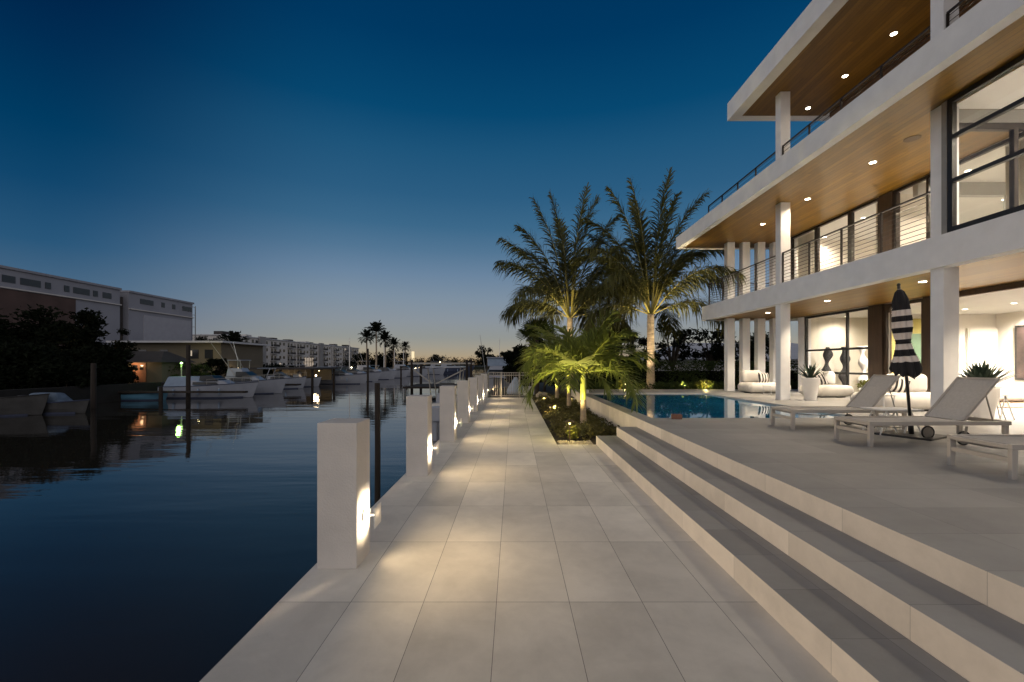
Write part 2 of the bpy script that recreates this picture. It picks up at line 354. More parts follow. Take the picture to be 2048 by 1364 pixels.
# ------------------------------------------------------------------ setting
PL, PR, WZ = -1.633, 1.69, -.9        # promenade edges, water level
S2, S3, DK = 2.11, 2.52, .545         # step faces, deck height
GY, Y0 = 21.2, -7                     # gate, near end
b = MB(); b.box(-400, 500, -80, 1200, -6, WZ); o = b.build('water', WATER); struct(o, 'dark calm canal water with long ripples', 'water')
b = MB(); b.box(PL, .892, Y0, GY, -1.6, 0); b.box(.892, PR+.01, Y0, 8.82, -1.6, 0)
struct(b.build('path', PATHT), 'pale paved promenade along the canal', 'path')
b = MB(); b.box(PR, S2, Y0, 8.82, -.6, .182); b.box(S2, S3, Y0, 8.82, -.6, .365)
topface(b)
struct(b.build('steps', [RISER_LIT, DECKT], bevel=.006), 'two long pale stone steps up to the deck', 'steps')
PX0, PX1, PY0, PY1, DE = 2.84, 7.25, 8.82, 16.5, 18.8
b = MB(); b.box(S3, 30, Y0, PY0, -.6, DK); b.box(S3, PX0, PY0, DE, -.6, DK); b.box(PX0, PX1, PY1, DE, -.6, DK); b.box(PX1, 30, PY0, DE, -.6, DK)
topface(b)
struct(b.build('pool_deck', [RISER_LIT, DECKT]), 'pale paved pool deck', 'deck')
b = MB(); b.box(PX0, PX1, PY0, PY1, -.5, DK-.04); struct(b.build('pool_water', POOLW), 'still blue swimming pool water', 'pool')
b = MB(); b.box(.892, S3, 8.82, 22.6, -.6, -.03); struct(b.build('planting_bed', SOIL), 'dark mulched planting bed beside the promenade', 'soil')
b = MB(); b.box(PL, 400, GY+.001, 330, -1.6, -.06); b.box(30, 400, -60, GY, -1.6, -.05)
struct(b.build('ground', EARTH), 'dark ground beyond the gate and pool', 'ground')
b = MB(); b.box(S3, 30, DE, 24.5, -.5, .44); struct(b.build('garden_bed', SOIL), 'dark mulched bed beyond the pool', 'soil')
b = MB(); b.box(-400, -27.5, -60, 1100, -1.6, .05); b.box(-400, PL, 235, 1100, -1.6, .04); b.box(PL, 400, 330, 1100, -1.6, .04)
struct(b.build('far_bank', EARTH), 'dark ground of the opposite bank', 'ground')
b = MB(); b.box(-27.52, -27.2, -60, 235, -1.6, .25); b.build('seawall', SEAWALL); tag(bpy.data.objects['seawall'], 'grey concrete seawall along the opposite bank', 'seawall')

# ------------------------------------------------------------------ bollards with wall lamps
def optic(l):     # lens optic: throws wide and low across the path instead of straight down
    l.use_nodes = True; nt = l.node_tree; em = nt.nodes['Emission']
    g = nt.nodes.new('ShaderNodeNewGeometry'); s = nt.nodes.new('ShaderNodeSeparateXYZ'); lnk(nt, g.outputs['Incoming'], s.inputs[0])
    c = mth(nt, 'MAXIMUM', mth(nt, 'ABSOLUTE', s.outputs['Z']), .02)
    wide = mth(nt, 'MINIMUM', mth(nt, 'POWER', mth(nt, 'DIVIDE', .42, c), 2.7), 1)
    h = mth(nt, 'SQRT', mth(nt, 'ADD', mth(nt, 'MULTIPLY', s.outputs['X'], s.outputs['X']), mth(nt, 'MULTIPLY', s.outputs['Y'], s.outputs['Y'])))
    fx = mth(nt, 'DIVIDE', mth(nt, 'MAXIMUM', s.outputs['X'], 0), mth(nt, 'MAXIMUM', h, .01))
    lnk(nt, mth(nt, 'MULTIPLY', wide, mth(nt, 'ADD', .002, mth(nt, 'MULTIPLY', fx, .998))), em.inputs['Strength'])
def make_bollard(label):
    t = thing('bollard', label, 'bollard', (0,0,0), 0, 'white bollards along the promenade edge')
    b = MB(); b.box(-.16,.16,-.16,.16,0,1.175); b.build('post_block', BOLL, t, bevel=.006)
    s = MB(); 
    s.add(*_disc((.161,0,.38), (1,0,0), .052, .016)); sc0 = s.build('wall_lamp', GREYM, t)
    l = MB(); l.add(*_disc((.178,0,.38), (1,0,0), .034, .004)); l.build('lens', E_LENS, sc0)
    g = MB(); g.bar((.178,0,.38),(.272,0,.38),.014); g.build('stem', GREYM, sc0)
    h = MB(); h.box(.272,.280,-.085,.085,.295,.465); h.build('shield', WHITEP, sc0)
    lamp('SPOT', 'wall_lamp_light', (.262,0,.38), 40, (1,.84,.56), sc0, .02, size=142, blend=.3, rot=(0,R(90),0))
    l = lamp('POINT', 'wall_lamp_throw', (.31,0,.40), BP, (1,.74,.42), sc0, .03)
    optic(l.data)
    return t
def _disc(c, ax, r, th, n=20):
    c = Vector(c); ax = Vector(ax).normalized(); a = ax.orthogonal().normalized(); bb = ax.cross(a)
    v = [c + (a*math.cos(2*math.pi*k/n)+bb*math.sin(2*math.pi*k/n))*r for k in range(n)]
    v += [p + ax*th for p in v]
    f = [tuple(range(n-1,-1,-1)), tuple(range(n,2*n))] + [(k,(k+1)%n,n+(k+1)%n,n+k) for k in range(n)]
    return v, f
BP = 58
blab = ['largest white bollard, nearest the camera, with a glowing wall lamp', 'second white bollard back along the water edge', 'third white bollard back along the water edge',
        'fourth white bollard back, in the middle of the row of seven', 'fifth white bollard back along the water edge', 'sixth white bollard back, next to last before the gate', 'farthest white bollard, standing against the metal gate']
bp0 = make_bollard(blab[0]); bp0.location = (-1.42, 3.62, 0)
for i in range(1, 7): again(bp0, blab[i], (-1.42, 3.62+2.87*i, 0))
again(bp0, 'white bollard standing beside the viewer, outside the photo', (-1.42, .75, 0))

# ------------------------------------------------------------------ villa
V = thing('villa', 'white three storey modern villa with timber soffits and lit rooms', 'house', (8.1, 8, DK))
VO = Vector((8.1, 8, DK))
def vp(b, name, m, parent=V, bevel=0, smooth=False):     # villa part given in place
    b.v = [tuple(Vector(p)-VO) for p in b.v]; return b.build(name, m, parent, bevel, smooth)
def vq(b, name, m, parent):                                # sub-part
    return vp(b, name, m, parent)
YN, YE, XE = -4.0, 18.5, 18.2
Z1, Z1T, Z2, Z2T, Z3, Z3T = 3.50, 4.10, 6.60, 7.10, 10.0, 10.6
X1, X2, X3 = 8.1, 7.02, 7.35
b = MB(); b.box(X1, XE, YN, YE, Z1+.03, Z1T); b.box(X1, X1+.28, YN, YE, Z1, Z1+.03); b.box(X1+.28, XE, YE-.28, YE, Z1, Z1+.03); vp(b, 'floor_slab', STUCCO)
b = MB(); b.box(X1+.28, 11.4, YN, YE-.28, Z1+.012, Z1+.028); vp(b, 'soffit', SOFFIT)
b = MB(); b.box(X2, XE, YN, YE+.1, Z2+.03, Z2T); b.box(X2, X2+.22, YN, YE+.1, Z2, Z2+.03); b.box(X2+.22, XE, YE-.12, YE+.1, Z2, Z2+.03); vp(b, 'terrace_slab', STUCCO)
b = MB(); b.box(X2+.22, 10.85, YN, YE-.12, Z2+.012, Z2+.028); vp(b, 'soffit', SOFFIT)
YR = 14.8
b = MB(); b.box(X3, XE, YN, YR, Z3+.03, Z3T); b.box(X3, X3+.34, YN, YR, Z3, Z3+.03); b.box(X3+.34, XE, YR-.3, YR, Z3, Z3+.03); vp(b, 'roof_slab', STUCCO)
b = MB(); b.box(X3+.34, 10.5, YN, YR-.3, Z3+.012, Z3+.028); vp(b, 'soffit', SOFFIT)
# columns: water front row and the fins at the far end
for yy in (13.2, 8.2):
    for z0, z1 in ((DK, Z1), (Z1T, Z2+.012), (Z2T, Z3+.012)):
        b = MB(); b.box(8.19, 8.49, yy, yy+.26, z0, z1); vp(b, 'column', STUCCO, bevel=.006)
for k in range(4):
    for z0, z1 in ((DK, Z1+.012), (Z1T, Z2+.012)):
        b = MB(); b.box(8.70+.62*k, 9.0+.62*k, 17.5, 17.78, z0, z1); vp(b, 'column', STUCCO, bevel=.006)
# recessed lights
def downlight(x, y, zc, power, m=E_WARM, col=(1,.82,.58), r=.065, size=150, rad=.05):
    b = MB(); b.add(*_disc((x,y,zc), (0,0,-1), r+.018, .010)); o = vp(b, 'downlight', WHITEP)
    b = MB(); b.add(*_disc((x,y,zc-.010), (0,0,-1), r, .004)); vq(b, 'lens', m, o)
    l = lamp('SPOT', 'downlight_lamp', Vector((x,y,zc-.06))-VO, power, col, o, rad, size, .8)
for y in (10.58, 12.93, 15.25): downlight(8.83, y, Z2+.012, 230)
for y in (9.29, 10.89, 12.49, 14.06): downlight(9.62, y, Z3+.012, 60)
for y in (6.8, 9.7, 12.65, 15.6): downlight(9.22, y, Z1+.012, 380, size=118)
b = MB(); b.add(*_disc((8.77, 9.47, Z2+.012), (0,0,-1), .15, .012, 28)); vp(b, 'ceiling_speaker', mat('speaker_grille', (.09,.06,.035), .6, .2, 60))
# top storey timber wall, built of boards with shadow gaps
b = MB()
for k in range(20): b.box(10.5, 10.56+.012*(k%2), YN, 14.3, Z2T+.02+.144*k, Z2T+.15+.144*k)
b.box(10.56, XE, YN, 14.3, Z2T, Z3); vp(b, 'slat_wall', SLATW)
# ---- ground floor glazing line x = 11.4
GX = 11.4
def window(y0, y1, x, z0, z1, bars=(), verts=(), m=BLACKM, fw=.07, name='window'):
    b = MB(); d = .09
    b.box(x, x+d, y0, y0+fw, z0, z1); b.box(x, x+d, y1-fw, y1, z0, z1); b.box(x, x+d, y0+fw, y1-fw, z0, z0+fw); b.box(x, x+d, y0+fw, y1-fw, z1-fw, z1)
    for zb in bars: b.box(x+.004, x+d-.004, y0+fw, y1-fw, zb-.035, zb+.035)
    for yb in verts: b.box(x+.010, x+d-.010, yb-.035, yb+.035, z0+fw, z1-fw)
    o = vp(b, name, m)
    g = MB(); g.box(x+.035, x+.047, y0+fw*.5, y1-fw*.5, z0+fw*.5, z1-fw*.5); vq(g, 'pane', GLASS, o); return o
window(13.78, 16.85, GX, DK+.01, Z1-.02, (1.33, 2.17), (14.75,))
b = MB(); b.box(GX-.05, GX+.2, 13.26, 13.77, DK, Z1); vp(b, 'wood_pier', BRWOOD)
window(11.95, 13.25, GX, DK+.01, Z1-.02, (), (13.1,), BRWOOD, .09, 'glass_door')
b = MB(); b.bar((GX-.06, 13.0, 1.1), (GX-.06, 13.0, 3.2), .03); vp(b, 'door_pull', GREYM)
b = MB(); b.box(GX-.05, GX+.2, 11.45, 11.94, DK, Z1); vp(b, 'wood_pier', BRWOOD)
b = MB(); b.box(GX-.03, GX+.25, 16.86, 17.2, DK, Z1); vp(b, 'wall', STUCCO)
b = MB(); b.box(GX, GX+.12, YN, 11.44, Z1-.13, Z1+.01); vp(b, 'lintel', BRWOOD)
# ground floor rooms
b = MB(); b.box(GX+.12, XE, YN, YE-.3, Z1-.02, Z1+.028); vp(b, 'ceiling', CEILW)
b = MB(); b.box(GX+.25, 14.25, 17.05, 17.25, DK, Z1-.02); b.box(14.25, 17.7, 15.8, 16.0, DK, Z1-.02); b.box(17.7, 17.9, YN, 16.0, DK, Z1-.02); b.box(14.05, 14.25, 16.0, 17.05, DK, Z1-.02)
b.box(GX+.4, 17.7, YN, YN+.2, DK, Z1-.02); vp(b, 'interior_wall', WALLW)
b = MB(); b.box(13.45, 15.5, 15.70, 15.79, DK, 3.3); vp(b, 'interior_panel', OLIVE)
b = MB(); b.box(14.28, 15.0, 15.60, 15.69, 1.55, 2.75); vp(b, 'interior_panel', GREENREFL)  # added panel; its green stands for the garden reflected in the door glass
b = MB(); b.box(16.6, 17.69, 15.72, 15.79, DK, 2.95); b.box(16.63, 17.66, 15.70, 15.72, DK+.02, 2.92); vp(b, 'interior_door', WALLW)
for x in (12.6, 15.0, 17.2):
    for y in (8.0, 10.4, 12.9, 14.3): downlight(x, y, Z1-.02, 680, E_ROOM, (1,.90,.77), .06, 160, .08)
downlight(12.7, 16.4, Z1-.02, 170, E_ROOM, (1,.88,.70), .06, 160, .08)
# ---- second floor: balcony glazing x = 10.85, bay front x = 8.14
BX = 10.85
window(15.45, 16.85, BX, Z1T+.02, Z2, (), (), BRONZE, .08)
window(13.9, 15.44, BX, Z1T+.02, Z2, (), (), BRONZE, .08)
window(12.75, 13.89, BX, Z1T+.02, Z2, (), (), BRONZE, .08)
b = MB(); b.box(BX-.04, BX+.2, 12.3, 12.74, Z1T, Z2); vp(b, 'wood_pier', BRWOOD)
window(8.75, 12.29, BX, Z1T+.02, Z2, (), (11.3,), BRONZE, .08)
b = MB(); b.box(BX-.03, BX+.25, 16.86, 17.2, Z1T, Z2); vp(b, 'wall', STUCCO)
window(4.6, 8.08, 8.14, Z1T+.012, Z2, (5.06, 5.88), (6.35,), BLACKM, .09)
b = MB(); b.box(8.14, 8.34, YN, 4.58, Z1T, Z2); vp(b, 'wall', STUCCO)
b = MB(); y_ = 8.30
for x0, x1 in ((8.5,8.58),(9.66,9.74),(10.77,10.85)): b.box(x0,x1,y_,y_+.09,Z1T+.08,6.18)
for z0, z1 in ((Z1T,Z1T+.08),(6.18,6.30)): b.box(8.5,10.85,y_,y_+.09,z0,z1)
o = vp(b, 'window', BRONZE); g = MB(); g.box(8.54,10.80,y_+.035,y_+.047,Z1T+.05,6.22); vq(g, 'pane', GLASS, o)
b = MB(); b.box(8.5, BX, 8.28, 8.42, 6.30, Z2-.052); vp(b, 'lintel', mat('grey_lintel', (.30,.29,.27), .7, .05, 3))
b = MB(); b.box(BX, BX+.15, 8.28, 8.74, Z1T, Z2); vp(b, 'wall', STUCCO)
b = MB(); b.box(8.14, 8.2, 8.09, 8.19, Z1T, Z2); vp(b, 'downpipe', GREYM)
b = MB(); b.box(8.36, XE, YN, 8.27, Z2-.05, Z2+.012); b.box(BX+.1, XE, 8.27, 17.2, Z2-.05, Z2+.012); vp(b, 'ceiling', CEILW)
b = MB(); b.box(BX+.25, 15.8, 17.05, 17.25, Z1T, Z2-.05); b.box(15.8, 16, YN, 17.25, Z1T, Z2-.05)
b.box(13.4, 15.8, 11.6, 11.75, Z1T, Z2-.05); b.box(BX+.2, 12.2, 12.42, 12.55, Z1T, Z2-.05); b.box(9.0, 15.8, YN, YN+.2, Z1T, Z2-.05); vp(b, 'interior_wall', WALLW)
b = MB(); b.box(10.9, 13.4, 11.6, 11.75, 6.2, Z2-.05); b.box(13.2, 13.4, 11.55, 11.6, Z1T, 6.2); vp(b, 'interior_beam', mat('grey_beam', (.35,.34,.32), .7, .05, 3))
b = MB(); b.box(12.2, 12.45, 10.3, 10.55, Z1T, Z2-.05); vp(b, 'interior_column', WALLW)
for x, y in ((11.9,9.2),(9.4,7.4),(9.2,5.4),(11.5,10.9),(12.8,12.6),(14.5,9.8),(10.2,6.4),(13.0,6.4),(11.7,14.4),(14.2,14.6),(12.0,16.6),(14.6,12.8)): downlight(x, y, Z2-.05, 270, E_ROOM, (1,.87,.70), .06, 160, .08)
b = MB(); b.box(14.0, 14.9, 11.55, 11.59, 4.7, 5.9); o = vp(b, 'picture_frame', BLACKM); g = MB(); g.box(14.06, 14.84, 11.535, 11.55, 4.76, 5.84); vq(g, 'picture', mat('pale_print', (.55,.52,.46), .7, .5, 3), o)
def curtain(x, y0, y1, z0, z1):
    b = MB(); n = 60; pr = [(x+.05*math.sin(i*1.9)+.02*math.sin(i*.7), y0+(y1-y0)*i/n) for i in range(n+1)]
    b.loft([[(px,py,z0),(px,py,z1),(px+.008,py,z1),(px+.008,py,z0)] for px,py in pr]); vp(b, 'curtain', CURT, smooth=False)
CURT = mat('sheer_curtain', (.74,.70,.62), .9, .05, 5)
curtain(11.12, 15.95, 16.75, Z1T+.02, Z2-.06); curtain(11.12, 12.8, 13.15, Z1T+.02, Z2-.06); curtain(11.12, 9.0, 9.7, Z1T+.02, Z2-.06)
b = MB(); b.box(12.9,13.3,13.2,14.3,Z1T,4.95); vp(b, 'cabinet', mat('slate_cabinet', (.20,.21,.22), .5, .1, 3))
# railings: posts and cables
def railing(pts, z0, h, ncab, name='railing', mt=BRONZE, gap=1.13):
    o = None
    for (p, q) in zip(pts[:-1], pts[1:]):
        p = Vector(p); q = Vector(q); L = (q-p).length; n = max(1, round(L/gap))
        b = MB(); b.bar((p.x,p.y,z0+h), (q.x,q.y,z0+h), .05, .03)
        r = vp(b, name, mt)
        for i in range(n+1):
            c = p.lerp(q, i/n); b = MB(); b.bar((c.x,c.y,z0), (c.x,c.y,z0+h-.015), .05, .02); vq(b, 'post', mt, r)
        for k in range(ncab):
            zz = z0+.08+(h-.15)*k/(ncab-1); b = MB(); b.tube([(p.x,p.y,zz),(q.x,q.y,zz)], .0075, 6); vq(b, 'cable', mt, r)
railing([(8.25,13.18),(8.25,8.48)], Z1T, .95, 9)
railing([(8.25,18.15),(8.25,13.48)], Z1T, .95, 9)
railing([(8.28,18.2),(12.5,18.2)], Z1T, .95, 9)
railing([(8.25,13.18),(8.25,8.48)], Z2T, 1.22, 10)
railing([(8.25,18.2),(8.25,13.48)], Z2T, 1.22, 10)
railing([(8.25,8.18),(8.25,3.0)], Z2T, 1.22, 10)
b = MB(); b.box(12.4, XE, 17.3, 17.5, Z1T, Z2); b.box(11.9, XE, 17.5, 17.7, DK, Z1); vp(b, 'wall', STUCCO)

# ------------------------------------------------------------------ deck furniture
def make_lounger(label, g='sun loungers on the pool deck'):
    t = thing('sun_lounger', label, 'sun lounger', (0,0,0), 0, g)
    L, W, H = 1.96, .62, .335
    b = MB(); b.box(0, L, -W/2, -W/2+.035, H-.055, H); b.box(0, L, W/2-.035, W/2, H-.055, H); b.box(0, .035, -W/2+.035, W/2-.035, H-.05, H-.01); b.box(L-.035, L, -W/2+.035, W/2-.035, H-.055, H)
    b.build('frame', LFRAME, t, bevel=.005)
    for x in (.028, L-.075):
        for s in (-1, 1):
            y = s*(W/2-.02); q = MB()
            q.loft([[(x-.026,y-.0195,0),(x+.026,y-.0195,0),(x+.026,y+.0195,0),(x-.026,y+.0195,0)],
                    [(x-.028,y-.0195,H-.056),(x+.036,y-.0195,H-.056),(x+.036,y+.0195,H-.056),(x-.028,y+.0195,H-.056)]]); q.build('leg', LFRAME, t, bevel=.003)
    q = MB(); q.box(.01,.04,-W/2+.04,W/2-.04,.16,.205); q.build('stretcher', LFRAME, t)
    q = MB(); q.loft([[(x,-W/2+.036,z),(x,W/2-.036,z),(x,W/2-.036,z-.008),(x,-W/2+.036,z-.008)] for x, z in ((.036,H-.004),(.35,H-.016),(.8,H-.022),(1.2,H-.014),(1.34,H-.004))]); q.build('seat_sling', SLING, t)
    a = R(49); hx = 1.34; BL = .76
    def bp(u, v, off=0): return (hx+u*math.cos(a)-off*math.sin(a), v, H+u*math.sin(a)+off*math.cos(a))
    q = MB(); q.loft([[bp(u,-W/2+.05,o_),bp(u,W/2-.05,o_),bp(u,W/2-.05,o_+.008),bp(u,-W/2+.05,o_+.008)] for u, o_ in ((0,0),(.2,-.012),(.5,-.014),(.72,0))]); bk = q.build('backrest', SLING, t)
    q = MB()
    for s in (-1,1): q.bar(bp(0,s*(W/2-.055)), bp(BL,s*(W/2-.055)), .03, .028)
    q.bar(bp(BL-.012,-W/2+.07), bp(BL-.012,W/2-.07), .03, .03); q.build('back_frame', LFRAME, bk)
    for s in (-1,1):
        q = MB(); q.bar(bp(.50,s*(W/2-.08),-.02), (L-.16, s*(W/2-.08), H-.05), .012, .012); q.build('strut', GREYM, t)
    for s in (-1,1):   # small wheels under the head end
        q = MB(); q.tube([(hx+.02+.088*math.cos(2*math.pi*k/24), s*.245, .10+.088*math.sin(2*math.pi*k/24)) for k in range(25)], .012, 8, cap=False); wl = q.build('wheel', BLACKM, t, smooth=True)
        q = MB(); q.add(*_disc((hx+.02, s*.245-.008, .10), (0,1,0), .077, .016, 24)); q.build('hub', GREYM, wl)
        q = MB(); q.bar((hx+.02, s*.26, .10), (hx+.02, s*.285, H-.07), .02); q.build('wheel_bracket', GREYM, wl)
    q = MB(); q.tube([(.04,W/2-.07,H-.06),(.4,W/2-.09,H-.13),(.9,W/2-.09,H-.16),(1.3,W/2-.07,H-.08)], .009, 6); q.build('under_brace', LFRAME, t)
    return t
lg = make_lounger('grey sling sun lounger nearest the camera, cut off by the photo edge'); lg.location = (4.76, 4.42, DK)
again(lg, 'grey sling sun lounger in front of the folded striped parasol', (4.74, 6.05, DK), R(1.5))
again(lg, 'grey sling sun lounger closest to the swimming pool', (4.70, 7.57, DK), R(-1))

def side_table(label, loc, rz, w_, d_, h, kind):
    t = thing('side_table', label, 'side table', loc, rz, 'small white side tables on the deck')
    b = MB(); b.box(-w_/2,w_/2,-d_/2,d_/2,h-.022,h); b.build('table_top', WHITEP, t, bevel=.006)
    for s in (-1,1):
        if kind == 'V':
            for x in (-w_*.28, w_*.28):
                q = MB(); q.bar((x,s*d_*.3,h-.022),(x-.14,s*d_*.42,0),.016); q.bar((x,s*d_*.3,h-.022),(x+.14,s*d_*.42,0),.016); q.build('leg', WHITEP, t)
        else:
            q = MB(); q.bar((s*w_*.42,-d_*.4,0),(s*w_*.42,-d_*.4,h-.02),.016); q.bar((s*w_*.42,d_*.4,0),(s*w_*.42,d_*.4,h-.02),.016); q.bar((s*w_*.42,-d_*.38,.012),(s*w_*.42,d_*.38,.012),.014); q.build('leg', WHITEP, t)
    return t
side_table('white table with splayed V legs between the two farther loungers', (6.02,6.86,DK), 0, .66, .42, .40, 'V')
side_table('small white wire table in front of the farthest sofa', (9.35,15.45,DK), R(8), .62, .45, .34, 'H')
side_table('white C shaped table beside the striped cushion sofa', (8.0,9.3,DK), R(5), .30, .28, .44, 'H')
side_table('white thin legged table behind the parasol lounger', (9.66,8.62,DK), R(0), .30, .3, .50, 'V')

# parasol
U = thing('parasol', 'folded black and cream striped parasol leaning over the loungers', 'parasol', (6.12,6.62,DK))
b = MB(); b.box(-.34,.34,-.34,.34,0,.03); o = b.build('base_plate', mat('dark_base', (.04,.038,.036), .5), U, bevel=.006); o.rotation_euler[2] = R(28)
tilt = Vector((-.085, .0, 1)).normalized()
b = MB(); b.tube([(0,0,.02), tilt*2.33], .021, 12); b.build('pole', BLACKM, U, smooth=True)
b = MB(); b.tube([(0,0,.03), tilt*.22], .034, 12); b.build('pole_sleeve', BLACKM, U, smooth=True)
# canopy: pleated folds, stripes in order from the top
tops = [2.26,1.94,1.85,1.765,1.67,1.59,1.49,1.42,1.335,1.235,1.15,1.0]   # stripe edges along the pole
prof = [(2.27,.015),(2.22,.06),(2.1,.092),(1.94,.102),(1.80,.118),(1.66,.116),(1.55,.098),(1.45,.083),(1.36,.105),(1.25,.135),(1.15,.165),(1.06,.178),(.98,.15)]
def prad(s_):
    for (a0,r0),(a1,r1) in zip(prof[:-1],prof[1:]):
        if a1 <= s_ <= a0: return r0+(r1-r0)*(a0-s_)/(a0-a1)
    return prof[-1][1] if s_ < 1 else prof[0][1]
zs = sorted(set(tops+[p_[0] for p_ in prof]+[2.3-.033*k for k in range(40)]), reverse=True); zs = [q for q in zs if 1.0 <= q <= 2.27]
b = MB(); N = 64; ax = tilt.orthogonal().normalized(); ay = tilt.cross(ax); rings = []
for q in zs:
    ring = []
    for k in range(N):
        th = 2*math.pi*k/N; fold = abs(math.sin(4*th + .6*math.sin(q*5)))
        amp = .30 if q < 1.95 else .14
        low = max(0, 1.3-q)*.22
        nz = noise.noise(Vector((math.cos(th)*1.7, math.sin(th)*1.7, q*3.1)))
        r_ = prad(q)*(1+.22*nz)*(1-amp+amp*1.25*fold) * (1 + .25*low/.06*.2*math.cos(th-.3))
        sag = (-low*fold*.5 - .10*max(0,1.2-q)/.2*(noise.noise(Vector((math.cos(th)*2.3, math.sin(th)*2.3, 9)))))*(1 if q < 1.15 else .4) + (.05*math.cos(th-.5) if q < 1.12 else 0)*max(0,(1.12-q)/.12)
        ring.append(tilt*(q+sag) + ax*math.cos(th)*r_ + ay*math.sin(th)*r_)
    rings.append(ring)
b.loft(rings, cap=True)
for i in range(len(zs)-1):
    mid = (zs[i]+zs[i+1])/2; s_ = sum(1 for t_ in tops if mid < t_) - 1
    for k in range(N): b.mi[i*N+k] = 1 if s_ % 2 == 1 else 0
b.build('canopy', [FABBLK, FABWHT], U, smooth=True)
b = MB(); b.tube([tilt*1.435, tilt*1.475], .088, 24); b.build('strap', FABBLK, U, smooth=True)
b = MB(); b.sphere(tilt*2.33, .026, 10, 6); b.build('finial', BLACKM, U, smooth=True)

# sofas
def soft(mb_box, name, m, parent, bev=.1, seg=5):
    b = MB(); b.box(*mb_box); o = b.build(name, m, parent, bevel=bev, seg=seg); o.data.polygons.foreach_set('use_smooth',[True]*6); return o
STRIPES = None
def stripe_mat():
    m, nt, p = nodes('striped_cushion_fabric')
    tc = nt.nodes.new('ShaderNodeTexCoord'); s = nt.nodes.new('ShaderNodeSeparateXYZ'); lnk(nt, tc.outputs['Object'], s.inputs[0])
    f = mth(nt, 'GREATER_THAN', mth(nt, 'FRACT', mth(nt, 'MULTIPLY', s.outputs['X'], 9.5)), .48)
    mx = nt.nodes.new('ShaderNodeMix'); mx.data_type = 'RGBA'; lnk(nt, f, mx.inputs[0]); mx.inputs[6].default_value = (.015,.014,.016,1); mx.inputs[7].default_value = (.72,.68,.64,1)
    lnk(nt, mx.outputs[2], p.inputs['Base Color']); p.inputs['Roughness'].default_value = .9; return m
STRIPES = stripe_mat()
def cushion_mesh(w_, h, t):
    b = MB(); n = 8; top = []; 
    for s in (1,-1):
        grid = []
        for i in range(n+1):
            for j in range(n+1):
                u = i/n*2-1; v = j/n*2-1; pin = 1-.10*(1-abs(u))*abs(v)**3-.0
                k = (1-abs(u)**3)*(1-abs(v)**3)
                grid.append((u*w_/2*(1-.08*(1-v*v)), s*t/2*k**.6, v*h/2*(1-.08*(1-u*u))+h/2))
        fs = [(i*(n+1)+j,(i+1)*(n+1)+j,(i+1)*(n+1)+j+1,i*(n+1)+j+1) for i in range(n) for j in range(n)]
        if s < 0: fs = [f[::-1] for f in fs]
        b.add(grid, fs)
    return b
def cushion(label, loc, rz, tilt_=18, roll=0, w_=.5, h=.42):
    o = cushion_mesh(w_, h, .2).build('cushion', STRIPES, smooth=True); o.location = loc; o.rotation_euler = (R(-tilt_), R(roll), rz)
    return tag(o, label, 'cushion', 'striped cushions on the sofas')
def sofa(label, loc, rz, w_, d_, backs, g='white curved outdoor sofas'):
    t = thing('sofa', label, 'sofa', loc, rz, g)
    soft((-w_/2,w_/2,-d_/2,d_/2,.03,.40), 'seat', FABW, t, .17, 6)
    for (x0,x1) in backs: soft((x0,x1,d_/2-.34,d_/2-.02,.36,.86), 'back_cushion', FABW, t, .13, 6)
    b = MB(); b.box(-w_/2+.2,w_/2-.2,-d_/2+.2,d_/2-.2,0,.05); b.build('plinth', BLACKM, t)
    return t
sofa('white sofa with one back cushion at the far end of the deck', (9.62,16.55,DK), 0, 1.65, .95, [(-.72,.05)])
cushion('striped cushion on the farthest sofa by the columns', (9.55,16.40,DK+.38), R(4), 20, 4)
sofa('white sofa beside the tall agave pot', (10.55,14.55,DK), R(3), 1.25, 1.05, [(-.55,-.05),(0.02,.56)])
cushion('striped cushion leaning on the sofa beside the agave pot', (10.45,14.62,DK+.38), R(-10), 22, -14)
sofa('large white sofa behind the folded parasol', (9.6,10.55,DK), R(3), 2.0, 1.15, [(-.1,.9)])
cushion('striped cushion on the sofa behind the parasol', (9.50,10.68,DK+.38), R(-14), 24, 22, .52, .46)
sofa('white living room sofa seen beyond the spiky plant', (13.6,12.6,DK), R(-6), 2.0, 1.0, [(-.9,-.02),(.02,.92)])
sofa('white living room sofa against the far wall', (15.6,14.4,DK), R(0), 2.4, 1.0, [(-1.1,0),(.03,1.1)])
b = MB(); b.box(-1.4,1.4,-.9,.9,0,.02); o = b.build('rug', mat('tan_rug', (.30,.20,.13), .95, .15, 4, .4, 100)); o.location = (13.2,11.7,DK+.004); tag(o, 'tan rug under the living room sofa', 'rug')

